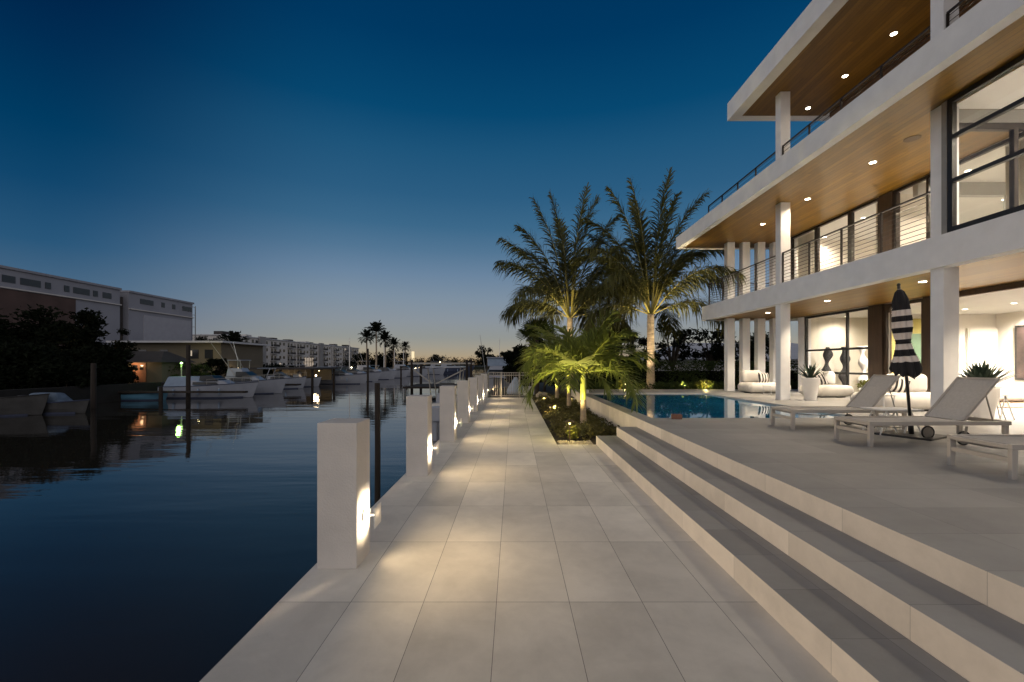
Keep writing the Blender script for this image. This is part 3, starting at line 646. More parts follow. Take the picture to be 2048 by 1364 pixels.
# pots and plants
def agave(t, base, n, L, w_, m=AGAVE, spread=(12,68), seed=1):
    rr = random.Random(seed)
    for k in range(n):
        az = 2.4*k + rr.uniform(-.2,.2); el = R(90 - (spread[0] + (spread[1]-spread[0])*(k/n)**.9 + rr.uniform(-6,6))); l = L*rr.uniform(.8,1.08)
        d = Vector((math.cos(az)*math.cos(el), math.sin(az)*math.cos(el), math.sin(el))); side = Vector((-math.sin(az), math.cos(az), 0)); nrm = side.cross(d)
        b = MB(); rings = []
        for i in range(6):
            s = i/5; c = Vector(base) + d*l*s + Vector((0,0,-.10*l*s*s)); ww = w_*(.55+.9*s)*(1-s**2.2)+.002
            rings.append([c - side*ww/2 - nrm*ww*.10, c + nrm*ww*.02, c + side*ww/2 - nrm*ww*.10, c - nrm*ww*.12])
        b.loft(rings); b.build('leaf', m, t)
def pot_plant(label, loc, h, r0, r1, n, L, w_, seed, name='potted_agave', cat='potted plant', spread=(10,66)):
    t = thing(name, label, cat, loc, 0, 'white pots with spiky plants')
    b = MB(); b.lathe([(r0*.98,0),(r0,.02),(r0*1.12,h*.3),(r1*.97,h*.8),(r1,h-.03),(r1*.985,h),(r1*.88,h),(r1*.86,h-.06)], 32); b.build('pot', POTW, t, smooth=True)
    b = MB(); b.add(*_disc((0,0,h-.06),(0,0,1),r1*.865,.01,24)); b.build('soil', SOIL, t)
    agave(t, (0,0,h-.07), n, L, w_, seed=seed, spread=spread)
    return t
pot_plant('tall white pot of agave standing beside the column', (9.0,13.05,DK), .69, .16, .245, 34, .62, .075, 3)
pot_plant('white pot of dense spiky agave behind the parasol lounger', (9.08,8.35,DK), .66, .16, .25, 66, .66, .085, 5, spread=(4,52))
def leaf_cloud(b, c, rad, n, size, rr, flat=1.0, shell=.45):
    c = Vector(c); rad = Vector(rad) if hasattr(rad,'__len__') else Vector((rad,)*3)
    for _ in range(n):
        d = Vector((rr.gauss(0,1), rr.gauss(0,1), rr.gauss(0,1))).normalized(); q = (shell + (1-shell)*rr.random())
        p = c + Vector((d.x*rad.x, d.y*rad.y, d.z*rad.z))*q*rr.uniform(.8,1.08)
        a = Vector((rr.gauss(0,1), rr.gauss(0,1), rr.gauss(0,.7))).normalized(); u = a.orthogonal().normalized()
        u = (Matrix.Rotation(rr.uniform(0,6.28),3,a) @ u); s = size*rr.uniform(.6,1.3)
        b.add([p-a*s*.5, p+u*s*.22, p+a*s*.5, p-u*s*.22], [(0,1,2,3)])
t = thing('potted_shrub', 'low white bowl of fine green shrub in front of the glass', 'potted plant', (10.3,12.3,DK))
b = MB(); b.lathe([(.2,0),(.3,.2),(.34,.42),(.30,.42),(.29,.38)], 24); b.build('pot', POTW, t, smooth=True)
b = MB(); rr = random.Random(3); leaf_cloud(b, (0,0,.5), (.42,.36,.20), 900, .09, rr); b.build('foliage', LIMELEAF, t)
# wavy floor sculptures inside the far room
def sculpture(label, loc, m, ph):
    b = MB(); rings = []
    for i in range(26):
        s = i/25; z_ = s*1.75; r_ = .11+.055*math.sin(s*17+ph); x_ = .03*math.sin(s*9+ph)
        rings.append([(x_+r_*math.cos(2*math.pi*k/16), r_*math.sin(2*math.pi*k/16), z_) for k in range(16)])
    b.loft(rings); o = b.build('sculpture', m, smooth=True); o.location = loc; return tag(o, label, 'sculpture', 'wavy floor sculptures behind the glass')
sculpture('leftmost black wavy sculpture behind the glass wall', (11.95,16.4,DK+.002), FABBLK, 0)
sculpture('second black wavy sculpture behind the glass wall', (12.45,16.2,DK+.002), FABBLK, 1.5)
sculpture('white wavy sculpture just left of the window mullion', (12.75,15.7,DK+.002), POTW, 3)
sculpture('white wavy sculpture just right of the window mullion', (13.15,15.5,DK+.002), POTW, 4)
b = MB(); b.box(0,.05,-.55,.55,0,1.9); o = b.build('wall_art', BLACKM); o.location = (17.64,14.6,DK+.55); tag(o, 'tall dark framed picture on the living room wall', 'picture')
g = MB(); g.box(-.008,0,-.48,.48,.07,1.83); g.build('canvas', mat('dark_painting', (.06,.04,.035), .6, .6, 2), o)
b = MB(); b.box(-.075,.075,-.05,.05,0,.075); b.box(.076,.08,-.04,.04,.008,.067); o = b.build('pool_alarm', STRIPEB, bevel=.004); o.location = (3.28,8.66,DK); o.rotation_euler[2] = R(-12); o.scale = (1.3,1.3,1.3); tag(o, 'small brown box sitting at the pool corner', 'box')
b = MB(); b.box(-.09,.09,-.11,.11,0,.13); b.box(-.05,.05,-.12,-.11,.06,.1); o = b.build('pool_spout', WHITEP, bevel=.01); o.location = (2.73,16.2,DK); tag(o, 'small white spout block on the pool coping', 'pool spout')

# ------------------------------------------------------------------ palms
def frond(b, base, az, el, L, droop, leafL, n, lw, rr, hang=.5, bend=0, petiole=.12, vee=.35, fw0=.2, fw1=.6, twist=.35):
    p = Vector(base); step = L/24; pts = [p.copy()]; dirs = []
    for i in range(24):
        s = i/24; e = el - droop*(s**1.9); a2 = az + bend*s*s
        d = Vector((math.cos(a2)*math.cos(e), math.sin(a2)*math.cos(e), math.sin(e))); p = p + d*step; pts.append(p.copy()); dirs.append(d)
    dirs.append(dirs[-1])
    b.cur = 1; b.tube(pts, [max(.006, .032*L/5*(1-i/25)) for i in range(25)], 5); b.cur = 0
    for i in range(n):
        s = petiole + (1-petiole)*(i+.5)/n; k = s*24; i0 = min(23, int(k)); c = pts[i0].lerp(pts[i0+1], k-i0); d = dirs[i0]
        az_s = Vector((-math.sin(az), math.cos(az), 0)); up = az_s.cross(d) * -1
        if up.z < 0: up = -up
        u_ = (s-petiole)/(1-petiole); prof_ = min(1, .30+u_*5)*(1-.62*u_**4.5)
        fwd = fw0+fw1*s
        for sg in (-1,1):
            l = leafL*max(.2, prof_)*rr.uniform(.72,1.12); sv = Matrix.Rotation(rr.uniform(-twist,twist), 3, d) @ az_s
            dr = (sv*sg*rr.uniform(.75,1.1) + d*(fwd+rr.uniform(-.15,.2)) + up*vee*rr.uniform(-.2,1)).normalized(); hg = hang*rr.uniform(.35,1.1)
            c1 = c + dr*l*.36 + Vector((0,0,-hg*l*.06)); c2 = c + dr*l*.68 + Vector((0,0,-hg*l*.25)); tip = c + dr*l*.9 + Vector((0,0,-hg*l*.62))
            wv = dr.cross(up).normalized()*lw*.5 + up*lw*.2*sg
            b.add([c-wv*.5, c+wv*.5, c1+wv, c1-wv, c2+wv*.8, c2-wv*.8, tip], [(0,1,2,3),(3,2,4,5),(5,4,6)])
def palm(label, loc, trunk_h, r0, r1, fronds, seed, leaf, rib, name='coconut_palm', lean=(0,0), shaft=None, group=None, leafL=.75, n=46, lw=.045, hang=.55, vee=.35, pet=.12):
    rr = random.Random(seed); t = thing(name, label, 'palm tree', loc, 0, group)
    pts = []; rad = []
    for i in range(15):
        s = i/14; pts.append((lean[0]*s*s, lean[1]*s*s, -.08 + (trunk_h+.08)*s)); rad.append(r0*(1.25-.25*min(1,s*5))*(1-s)+r1*s)
    b = MB(); P2=[]; R2=[]
    for i in range(90):      # ringed trunk
        s = i/89; j = min(13,int(s*14)); f = s*14-j; a = Vector(pts[j]).lerp(Vector(pts[j+1]), f); P2.append(a); R2.append((rad[j]*(1-f)+rad[j+1]*f)*(1+.055*((i%3)==0)))
    b.tube(P2, R2, 14); b.build('trunk', TRUNKP, t, smooth=False)
    top = Vector(pts[-1])
    if shaft:
        b = MB(); b.tube([top+Vector((0,0,-.02)), top+Vector((0,0,shaft*.3)), top+Vector((0,0,shaft*.8)), top+Vector((0,0,shaft))], [r1*1.02, r1*1.12, r1*.95, r1*.6], 14); b.build('crownshaft', GREENST, t, smooth=True)
        top = top + Vector((0,0,shaft*.9))
    for (az, el, L, dr) in fronds:
        b = MB(); frond(b, top + Vector((math.cos(R(az))*r1*.5, math.sin(R(az))*r1*.5, 0)), R(az), R(el), L, R(dr), leafL*rr.uniform(.9,1.1), n, lw, rr, hang*(.55 if el > 66 and shaft is None else 1), rr.uniform(-.25,.25), vee=vee, petiole=pet, fw0=.6 if el > 66 else .25, fw1=.75, twist=.8 if shaft is None else .3)
        b.build('frond', [leaf, rib], t)
    return t
def auto_fronds(n, L, rr, el=(88,-5), dr=(30,95), top=.0):
    out = []
    for k in range(n):
        s = k/(n-1); out.append((137.5*k + rr.uniform(-15,15), el[0]+(el[1]-el[0])*s**1.1+rr.uniform(-6,6), L*rr.uniform(.85,1.1)*(1-.15*(1-s)), dr[0]+(dr[1]-dr[0])*s+rr.uniform(-8,8)))
    return out
rr = random.Random(11); f2x = [(100,74,5.6,25),(150,64,5.2,40),(355,60,5.6,50),(15,30,4.6,85),(160,34,4.5,70),(40,72,5.8,28),(205,50,5,50)]
# az 0 = toward the house, 180 = toward the canal
f1 = [(180,58,5.6,34),(178,34,3.7,85),(184,76,6.3,16),(170,84,6.4,8),(20,87,6.8,6),(4,80,6.3,14),(0,64,5.6,46),(-4,44,5.0,78),(6,16,3.9,95),(190,68,5.6,30),(10,72,6.0,30),(110,50,5.0,60),(75,42,4.8,80),(140,34,4.4,90),(225,40,4.4,90),(315,40,4.6,88),(100,75,6.0,20),(150,64,5.4,45),(30,56,5.2,60),(200,50,5.0,62),(345,60,5.4,52),(120,20,3.8,95),(60,22,4,95)]
f1 = [(az, min(87, el+5) if el > 40 else el, L_*(.92 if 30 < el < 70 else .96), dr+8) for az, el, L_, dr in f1]
palm('tall uplit coconut palm on the left, its fronds reaching over the canal', (2.75,21.0,.35), 3.55, .19, .13, f1, 21, PALMLEAF, PALMRIB, leafL=1.1, n=120, lw=.05, hang=1.25, vee=.2, pet=.2)
f1x = [(100,72,5.2,30),(130,64,5,40),(340,52,5,45),(175,20,4.2,60),(35,30,4.4,70),(350,70,5.4,22),(190,44,4.8,45)]
f1 += [(137.5*k+20, 62-4.2*k, 5.4-.12*k, 40+6*k) for k in range(9)]
f2 = [(10,87,6.9,5),(178,77,6.4,22),(182,84,6.6,8),(0,75,6.4,34),(2,63,5.6,80),(180,62,5.2,85),(178,42,4.3,105),(-3,48,4.8,100),(0,26,4.2,105),(170,70,5.8,45),(8,70,6.0,50),(110,55,5.2,62),(70,46,5.0,80),(140,40,4.6,95),(225,44,4.6,95),(318,46,4.8,92),(100,78,6.3,18),(150,66,5.8,46),(30,60,5.6,62),(205,56,5.2,70),(345,66,5.8,52),(120,22,4.0,100),(55,24,4.2,100),(190,20,3.8,100),(20,80,6.4,25)]
f2 = [(az, min(87, el+5) if el > 40 else el, L_*(.92 if 30 < el < 70 else .96), dr+8) for az, el, L_, dr in f2]
palm('tall uplit coconut palm with ringed trunk at the pool end', (6.34,19.9,.44), 3.5, .185, .15, f2, 22, PALMLEAF, PALMRIB, leafL=1.12, n=120, lw=.05, hang=1.3, vee=.2, pet=.2)
AG = 'small palms in the planting bed'
for i, (lab, x, y, th, sh, sd, L) in enumerate([('front small palm with green crownshaft in the planting bed', 1.80, 11.1, .78, .74, 31, 1.95),
                        ('middle small palm in the planting bed', 1.93, 15.0, .68, .78, 32, 2.0), ('rear small palm in the planting bed nearest the gate', 1.85, 18.3, .68, .80, 33, 2.05)]):
    fr = auto_fronds(19, L, random.Random(sd), (80,8), (45,115))
    fr = [((az+55 if 225 < az % 360 < 315 and el > 38 else az), el, L_, dr) for az, el, L_, dr in fr]
    palm(lab, (x,y,-.03), th, .085, .068, fr, sd, ADLEAF, GREENST, 'small_palm', (.0,.0), sh, AG, leafL=.74, n=40, lw=.042, hang=.45, vee=.5, pet=.16)

# ------------------------------------------------------------------ planting bed stuff, lamps, rocks
b = MB(); rr = random.Random(5)
for k in range(520):
    y = rr.uniform(8.95, 21.5); x = rr.uniform(1.0, 2.46)
    if y < 9.6 and rr.random() < .75: continue
    h = rr.uniform(.10,.24)*(1 if x > 1.2 else .6); leaf_cloud(b, (x,y,h*.6), (.16,.16,h*.7), 26, .09, rr)
tag(b.build('ground_cover', COVERLEAF), 'low olive ground cover filling the planting bed', 'ground cover', kind='stuff')
def shrub(label, loc, r, h, n, size, m, seed, name='shrub', group=None):
    t = thing(name, label, 'shrub', loc, 0, group); b = MB(); rr = random.Random(seed)
    for k in range(6): leaf_cloud(b, (rr.uniform(-.5,.5)*r, rr.uniform(-.5,.5)*r, h*rr.uniform(.4,.7)), (r*.6,r*.6,h*.4), n//6, size, rr)
    b.build('foliage', m, t)
    b = MB(); b.tube([(0,0,0),(0.02,0,h*.5)], [.03,.01], 6); b.build('stem', BARK, t); return t
shrub('lit yellow green shrub at the near corner of the planting bed', (1.28,9.45,-.03), .22, .38, 700, .07, LIMELEAF, 41)
shrub('darker lime shrub beside the front small palm', (1.72,9.75,-.03), .22, .30, 500, .07, COVERLEAF, 42)
def path_light(label, loc, power, h=.36):
    t = thing('path_light', label, 'garden light', loc, 0, 'small mushroom lights in the planting')
    b = MB(); b.tube([(0,0,0),(0,0,h-.05)], .012, 8); b.build('stake', BRASS, t)
    b = MB(); b.lathe([(.02,h-.07),(.03,h-.03),(.02,h-.02)], 14); b.build('bulb', E_YEL, t, smooth=True)
    b = MB(); b.lathe([(.10,h-.02),(.085,h+.005),(.03,h+.04),(.006,h+.05)], 18); b.build('cap', BRASS, t, smooth=True)
    lamp('POINT', 'path_light_lamp', (0,0,h-.085), power, (1,.76,.28), t, .02)
path_light('mushroom light glowing beside the rear part of the promenade bed', (1.16,13.6,-.03), 22)
path_light('mushroom light standing in the lit corner shrub', (1.20,9.20,-.03), 32, .46)
path_light('mushroom light under the leaves at the hedge, behind the left pool end', (5.0,19.22,.44), 90)
path_light('mushroom light at the hedge near the villa columns', (8.6,19.22,.44), 90)
path_light('mushroom light low in the bed between the small palms', (2.30,17.0,-.03), 4)
def uplight(label, loc, target, power, col=(1,.78,.36), size=70):
    t = thing('spotlight', label, 'garden spotlight', loc, 0, 'garden spotlights under the palms')
    d = (Vector(target)-Vector(loc)).normalized()
    b = MB(); b.tube([(0,0,-.02),(0,0,.07)], .01, 8); b.build('stake', BRASS, t)
    b = MB(); b.tube([Vector((0,0,.08))-d*.05, Vector((0,0,.08))+d*.06], .035, 14); b.build('housing', BRASS, t)
    b = MB(); b.add(*_disc(Vector((0,0,.08))+d*.061, d, .03, .003)); b.build('lens', E_DIM, t)
    l = lamp('SPOT', 'spotlight_lamp', Vector((0,0,.08))+d*.08, power, col, t, .03, size, .7); l.rotation_euler = d.to_track_quat('-Z','Y').to_euler()
UP = (1,.80,.30)
uplight('spotlight at the foot of the front small palm', (1.28,10.55,-.03), (1.52,10.9,2.0), 520, UP, 105)
uplight('spotlight at the foot of the middle small palm', (1.38,14.45,-.03), (1.62,14.8,2.0), 520, UP, 105)
uplight('spotlight at the foot of the rear small palm', (1.30,17.75,-.03), (1.55,18.1,2.0), 520, UP, 105)
uplight('spotlight below the left coconut palm', (1.75,19.0,-.03), (2.75,20.9,6.2), 1500, (1,.80,.42), 66)
uplight('spotlight below the right coconut palm', (5.75,19.0,.46), (6.34,19.9,5.2), 700, (1,.78,.45), 70)
uplight('second spotlight below the right coconut palm', (7.6,19.1,.46), (6.5,20.0,6.8), 1300, (1,.80,.42), 62)
def rock(label, loc, s, seed):
    b = MB(); b.sphere((0,0,0), s, 12, 8, (1,.8,.7)); rr = random.Random(seed)
    b.v = [tuple(Vector(p)*(1+.35*noise.noise(Vector(p)*2.2/s+Vector((seed,0,0))))) for p in b.v]
    o = b.build('rock', STONE); o.location = loc; return tag(o, label, 'rock', 'limestone rocks in the bed')
rock('large limestone rock at the end of the planting bed', (1.35,20.2,.12), .34, 2)
rock('flat limestone rock at the promenade edge of the bed', (1.10,18.6,.02), .17, 5)
rock('small pale rock beside the rear small palm', (1.62,19.3,.05), .2, 8)
b = MB(); rr = random.Random(9)
for k in range(260):
    x, y = rr.uniform(.97,1.66), rr.uniform(8.88,9.35); s = rr.uniform(.012,.03); b.sphere((x,y,-.03+s*.4), s, 6, 4, (1,.8,.7))
tag(b.build('gravel', STONE, smooth=True), 'loose pale pebbles at the near end of the bed', 'gravel', kind='stuff')

# ------------------------------------------------------------------ gate and things beyond it
t = thing('gate', 'grey metal baluster gate closing the end of the promenade', 'gate', (0,GY-.06,0))
b = MB()
for z_ in (.09, 1.10, 1.22): b.bar((-1.22,0,z_),(.92,0,z_),.035,.035)
b.build('rail', GREYM, t)
for x in (-1.22, -.60, .30, .92): b = MB(); b.box(x-.03,x+.03,-.03,.03,0,1.26); b.build('post', GREYM, t)
x = -1.11
while x < .9:
    if min(abs(x-q) for q in (-1.22,-.60,.30,.92)) > .05: b = MB(); b.box(x-.009,x+.009,-.009,.009,.09,1.2); b.build('baluster', GREYM, t)
    x += .112
b = MB(); rings = []
for s, r_ in ((0,.42),(.15,.46),(.4,.38),(.62,.24),(.8,.14),(.95,.08)):
    rings.append([(r_*(1+.10*math.sin(7*a+s*4))*math.cos(a)*1.1, r_*(1+.10*math.sin(7*a+s*4))*math.sin(a), s) for a in [2*math.pi*k/36 for k in range(36)]])
b.loft(rings); o = b.build('covered_watercraft', TARP, smooth=True); o.location = (.12,24.6,-.06); tag(o, 'pale blue tarpaulin covering a small craft behind the gate', 'tarp')
b = MB(); b.box(-.3,.3,-.3,.3,0,.45); o = b.build('dock_box', WHITEP, bevel=.03); o.location = (.85,24.0,-.06); tag(o, 'white dock box beside the tarpaulin behind the gate', 'dock box')

# ------------------------------------------------------------------ boats
def hull_mesh(L, B, fb, flare=.25, keel=-.35):
    n = 18; rings = []; gun = []
    for i in range(n+1):
        t_ = i/n; k = max(0,(t_-.42)/.58); hb = B/2*(1-k**2.3)*(.92+.08*min(1,t_*4)); sh = fb*(1+.38*t_*t_)
        x = -L/2 + L*t_; rake = L*.07*k*k
        hb = max(hb, .015)
        rings.append([(x+rake,-hb,sh),(x+rake*.5,-hb*(1-flare*k),sh*.45),(x,-hb*.86*(1-k*.35),.02),(x-rake,0,keel*(1-k*.6)),(x,hb*.86*(1-k*.35),.02),(x+rake*.5,hb*(1-flare*k),sh*.45),(x+rake,hb,sh)])
        gun.append((x+rake,hb,sh))
    b = MB(); b.loft(rings, cap=False, closed=False); nn = len(rings)
    b.f.append([0,1,2,3,4,5,6]); b.mi.append(0)
    return b, gun
def boat(label, loc, rz, L, B, fb, kind,  name='motor_boat', hull=HULLW, canvas=CANVB, group='boats moored along the canal', cat='boat', encl=False):
    t = thing(name, label, cat, loc, rz, group)
    b, gun = hull_mesh(L, B, fb); h = b.build('hull', hull, t, smooth=False)
    d = MB()
    for (x0,y0,z0),(x1,y1,z1) in zip(gun[:-1],gun[1:]): d.add([(x0,-y0,z0-.03),(x1,-y1,z1-.03),(x1,y1,z1-.03),(x0,y0,z0-.03)], [(0,1,2,3)])
    d.build('deck', hull if kind != 'skiff' else HULLW, t)
    b = MB()
    for s in (-1,1): b.tube([(x,s*y,z_+.01) for x,y,z_ in gun], .03, 6)
    b.build('rub_rail', BLACKM if kind in ('skiff','console') else HULLD, t)
    b = MB()
    for s in (-1,1):
        st = [(-L/2+L*i/12, B/2*(1-max(0,(i/12-.42)/.58)**2.3)*(.92+.08*min(1,i/3))*.90) for i in range(12)]
        b.loft([[(x,s*(y+.02),-.05),(x,s*(y+.035),.09)] for x,y in st], cap=False, closed=False)
    b.build('boot_stripe', HULLD, t)
    if kind in ('cruiser','flybridge','covered'):
        for x in (-L*.3, -L*.02, L*.2):
            b = MB(); yy = -B/2*(1-max(0,(x/L+.08)/.58)**2.3)-.10; b.tube([(x,yy,fb*.3),(x,yy,fb*.38),(x,yy,fb*.75),(x,yy,fb*.85)], [.03,.08,.08,.03], 8); b.build('fender', CANVB, t, smooth=True)
    def taper(x0,x1,w0,w1,z0,z1,fx=.25,bx=.08,tw=.82):
        q = MB(); h_ = z1-z0
        q.loft([[(x0,-w0,z0),(x1,-w1,z0),(x1,w1,z0),(x0,w0,z0)],[(x0+bx*h_,-w0*tw,z1),(x1-fx*h_,-w1*tw,z1),(x1-fx*h_,w1*tw,z1),(x0+bx*h_,w0*tw,z1)]]); return q
    if kind in ('cruiser','flybridge','covered'):
        zc = fb*1.0; ch = .74 if kind != 'flybridge' else .86
        c = taper(-L*.20, L*.30, B*.40, B*.24, zc, zc+ch*.62, 1.5).build('cabin', HULLW, t, bevel=.05)
        for s in (-1,1):
            q = MB(); q.loft([[(-L*.12,s*(B*.385),zc+ch*.20),(L*.16,s*(B*.30),zc+ch*.22),(L*.13,s*(B*.28),zc+ch*.44),(-L*.12,s*(B*.365),zc+ch*.48)],
                    [(-L*.12,s*(B*.385+.035),zc+ch*.20),(L*.16,s*(B*.30+.035),zc+ch*.22),(L*.13,s*(B*.28+.035),zc+ch*.44),(-L*.12,s*(B*.365+.035),zc+ch*.48)]]); q.build('side_window', DARKG, c)
        q = taper(-L*.05, L*.14, B*.36, B*.27, zc+ch*.6, zc+ch*1.1, 1.3, -.1, .84); q.build('windshield', DARKG, t)
        if kind == 'flybridge':
            taper(-L*.18, L*.06, B*.34, B*.26, zc+ch*.62, zc+ch*1.45, .6).build('bridge', HULLW, t, bevel=.04)
            q = MB(); q.box(-L*.17, L*.02, -B*.32, B*.32, zc+ch*2.2, zc+ch*2.27); q.build('hardtop', HULLW, t, bevel=.02)
            for x in (-L*.16, 0):
                for s in (-1,1): q = MB(); q.bar((x,s*B*.28,zc+ch*1.4),(x,s*B*.30,zc+ch*2.2),.05); q.build('hardtop_post', GREYM, t)
            q = MB(); q.bar((-L*.1,0,zc+ch*2.27),(-L*.16,0,zc+ch*4.1),.03); q.build('antenna', WHITEP, t)
            for s in (-1,1): q = MB(); q.tube([(-L*.05,s*B*.36,zc+ch*.7),(-L*.38,s*B*.62,zc+ch*4.6)], [.03,.012], 6); q.build('outrigger', GREYM, t)
            if encl: taper(-L*.165, L*.01, B*.31, B*.29, zc+ch*1.46, zc+ch*2.19, .1, .05, .98).build('enclosure', CANVB, t)
        elif kind == 'covered':
            taper(-L*.46, L*.06, B*.42, B*.36, zc-.02, zc+ch*1.02, 1.1, .2, .66).build('canvas_cover', canvas, t, bevel=.08)
        else:
            q = MB()
            for s in (-1,1): q.bar((-L*.22,s*B*.42,zc),(-L*.14,s*B*.36,zc+ch*1.6),.10,.06)
            q.bar((-L*.14,-B*.37,zc+ch*1.6),(-L*.14,B*.37,zc+ch*1.6),.14,.06); q.build('radar_arch', HULLW, t)
            q = MB(); q.box(-L*.40,-L*.12,-B*.36,B*.36,zc+ch*1.62,zc+ch*1.67); q.build('bimini', canvas, t)
        q = MB()
        for s in (-1,1):
            pts = [(x, s*y*.94, z_+.45) for x,y,z_ in gun[10:]]; q.tube(pts, .014, 5)
            for x,y,z_ in gun[10::2]: q.tube([(x,s*y*.94,z_),(x,s*y*.94,z_+.45)], .011, 5)
        q.build('bow_rail', GREYM, t)
    elif kind == 'console':
        taper(-.5, .45, .42, .36, fb*.5, fb*.5+1.0, .3).build('console', HULLW, t, bevel=.04)
        q = taper(.0, .35, .36, .30, fb*.5+1.0, fb*.5+1.4, .5); q.build('windshield', DARKG, t)
        q = MB(); q.box(-1.0, .75, -B*.36, B*.36, fb*.5+2.0, fb*.5+2.06); q.build('hardtop', HULLW, t, bevel=.02)
        for x in (-.75,.5):
            for s in (-1,1): q = MB(); q.tube([(x*.9,s*.42,fb*.5),(x,s*B*.33,fb*.5+2.0)], .022, 8); q.build('hardtop_post', GREYM, t)
        q = MB(); q.box(-1.3,-.75,-.45,.45,fb*.4,fb*.4+.75); q.build('seat', FABW, t, bevel=.05)
    elif kind == 'skiff':
        q = MB()
        for x in (-L*.22, L*.08): q.box(x-.12,x+.12,-B*.40,B*.40,fb*.95,fb*1.12)
        q.build('bench', WOODP, t)
    elif kind == 'dinghy':
        taper(-L*.4, L*.2, B*.42, B*.30, fb, fb+.55, .8, .3, .45).build('canvas_cover', TARPD, t, bevel=.1)
    if kind in ('console','skiff','covered','dinghy'):
        q = MB(); q.box(-L/2-.42,-L/2-.05,-.18,.18,fb*.8,fb*.8+.5); q.box(-L/2-.32,-L/2-.16,-.07,.07,-.5,fb*.85); q.build('outboard_motor', BLACKM if kind!='console' else HULLW, t, bevel=.04)
    return t
boat('small open boat with white top moored behind the second and third bollards', (-2.66,17.2,WZ), R(91), 5.2, 1.9, .8, 'console')
# opposite bank, near to far; bows out into the canal
boat('pale blue tarp covered dinghy beside the dark trees', (-23.9,22.5,WZ), R(-6), 3.4, 1.5, .5, 'dinghy', 'dinghy', HULLG)
boat('grey open hull at the left edge of the photo', (-25.9,21.3,WZ), R(8), 4.5, 1.9, .75, 'skiff', 'skiff', HULLG)
boat('small turquoise blue skiff by the dark piling', (-25.9,30.4,WZ), R(3), 2.6, 1.2, .45, 'skiff', 'skiff', HULLB)
boat('white cruiser under a pale canvas cover, nearest of the big boats', (-23.2,33.0,WZ), R(2), 6.3, 2.3, .85, 'covered', 'cabin_cruiser')
boat('white flybridge boat just behind the canvas covered cruiser', (-23.2,37.2,WZ), R(3), 6.2, 2.4, .95, 'flybridge', 'cabin_cruiser')
boat('short white cruiser with stern toward the dock roof', (-24.2,44.5,WZ), R(10), 4.6, 2.2, .9, 'cruiser', 'cabin_cruiser')
boat('white open boat half hidden behind the short cruiser', (-24.3,48.6,WZ), R(0), 4.6, 2.1, .8, 'console')
boat('long low white express cruiser with dark hull windows', (-22.4,55.5,WZ), R(0), 6.6, 2.4, .95, 'cruiser', 'cabin_cruiser')
boat('navy canvas topped cruiser beyond the express cruiser', (-23.6,63,WZ), R(-2), 7.5, 2.6, 1.0, 'cruiser', 'cabin_cruiser', canvas=HULLD)
boat('white flybridge boat beside the bright dock lamps', (-24.0,71,WZ), R(0), 8.5, 2.9, 1.1, 'flybridge', 'cabin_cruiser')
boat('white cruiser below the group of tall palms', (-23.8,79,WZ), R(4), 8.0, 2.8, 1.1, 'cruiser', 'cabin_cruiser')
boat('white flybridge boat below the lone thin palm', (-23.0,90,WZ), R(0), 9.5, 3.2, 1.2, 'flybridge', 'cabin_cruiser')
boat('small white cruiser far along the opposite bank', (-21.5,104,WZ), R(0), 9.0, 3.0, 1.2, 'cruiser', 'cabin_cruiser')
boat('navy hulled yacht far down the canal', (-17.5,118,WZ), R(0), 12, 3.6, 1.4, 'flybridge', 'yacht', HULLD)
boat('white yacht in front of the round distant tree', (-22.5,128,WZ), R(0), 11, 3.4, 1.4, 'flybridge', 'yacht')
boat('white sport fishing boat with square canopy beyond the gate', (-1.2,34.5,WZ), R(-92), 8.6, 3.0, 1.15, 'flybridge', 'sport_fishing_boat', encl=True)

def piling(label, loc, r, h):
    b = MB(); b.tube([(0,0,-1.5),(0.01,0,h*.5),(0,.01,h)], [r*1.06,r,r*.94], 12); o = b.build('piling', WOODP); o.location = loc; return tag(o, label, 'piling', 'dark wooden pilings in the water')
piling('slim dark piling standing just behind the nearest bollard', (-2.36,7.45,WZ), .048, 2.22)
piling('thick dark piling beside the covered cruiser', (-22.9,30.3,WZ), .14, 3.9)
piling('dark piling beside the turquoise skiff', (-24.1,29.4,WZ), .12, 1.0)
piling('dark piling in the water at the far left', (-24.2,24.8,WZ), .13, 2.6)
piling('tall thin piling standing off the express cruiser', (-17.6,52,WZ), .12, 4.4)
piling('short piling off the boats below the palms', (-19.6,75,WZ), .14, 2.2)
# dock roof
t = thing('boat_shelter', 'flat dark dock roof on posts with lit wall below', 'boat shelter', (-25.2,44,0))
b = MB(); b.box(-4.6,3.4,3.2,9.6,1.05,1.25); b.build('roof', ROOFD, t)
for x in (-4.2,-.5,3.0):
    for y in (3.5,9.2): b = MB(); b.box(x-.1,x+.1,y-.1,y+.1,-1.6,1.05); b.build('post', WOODP, t)
b = MB(); b.box(-4.4,2.8,9.0,9.15,-.3,1.04); b.build('wall', BEIGE, t)
lamp('POINT','shelter_lamp',(-2.6,7.4,.75),60,(1,.72,.42),t,.1); lamp('POINT','shelter_lamp',(2.0,7.0,.7),25,(1,.75,.45),t,.1)
for x in (-2.6,2.0): b = MB(); b.sphere((x,7.4,.85), .05, 8, 6); b.build('bulb', E_DOCK, t)
b = MB(); b.box(-28,-18.5,29.6,30.0,-.35,-.22); tag(b.build('dock', WOODP), 'low narrow wooden dock beside the turquoise skiff', 'dock', 'wooden finger docks')
b = MB(); b.box(-28,-20,39.6,40.6,-.35,-.2); tag(b.build('dock', WOODP), 'low wooden dock behind the flybridge boat', 'dock', 'wooden finger docks')
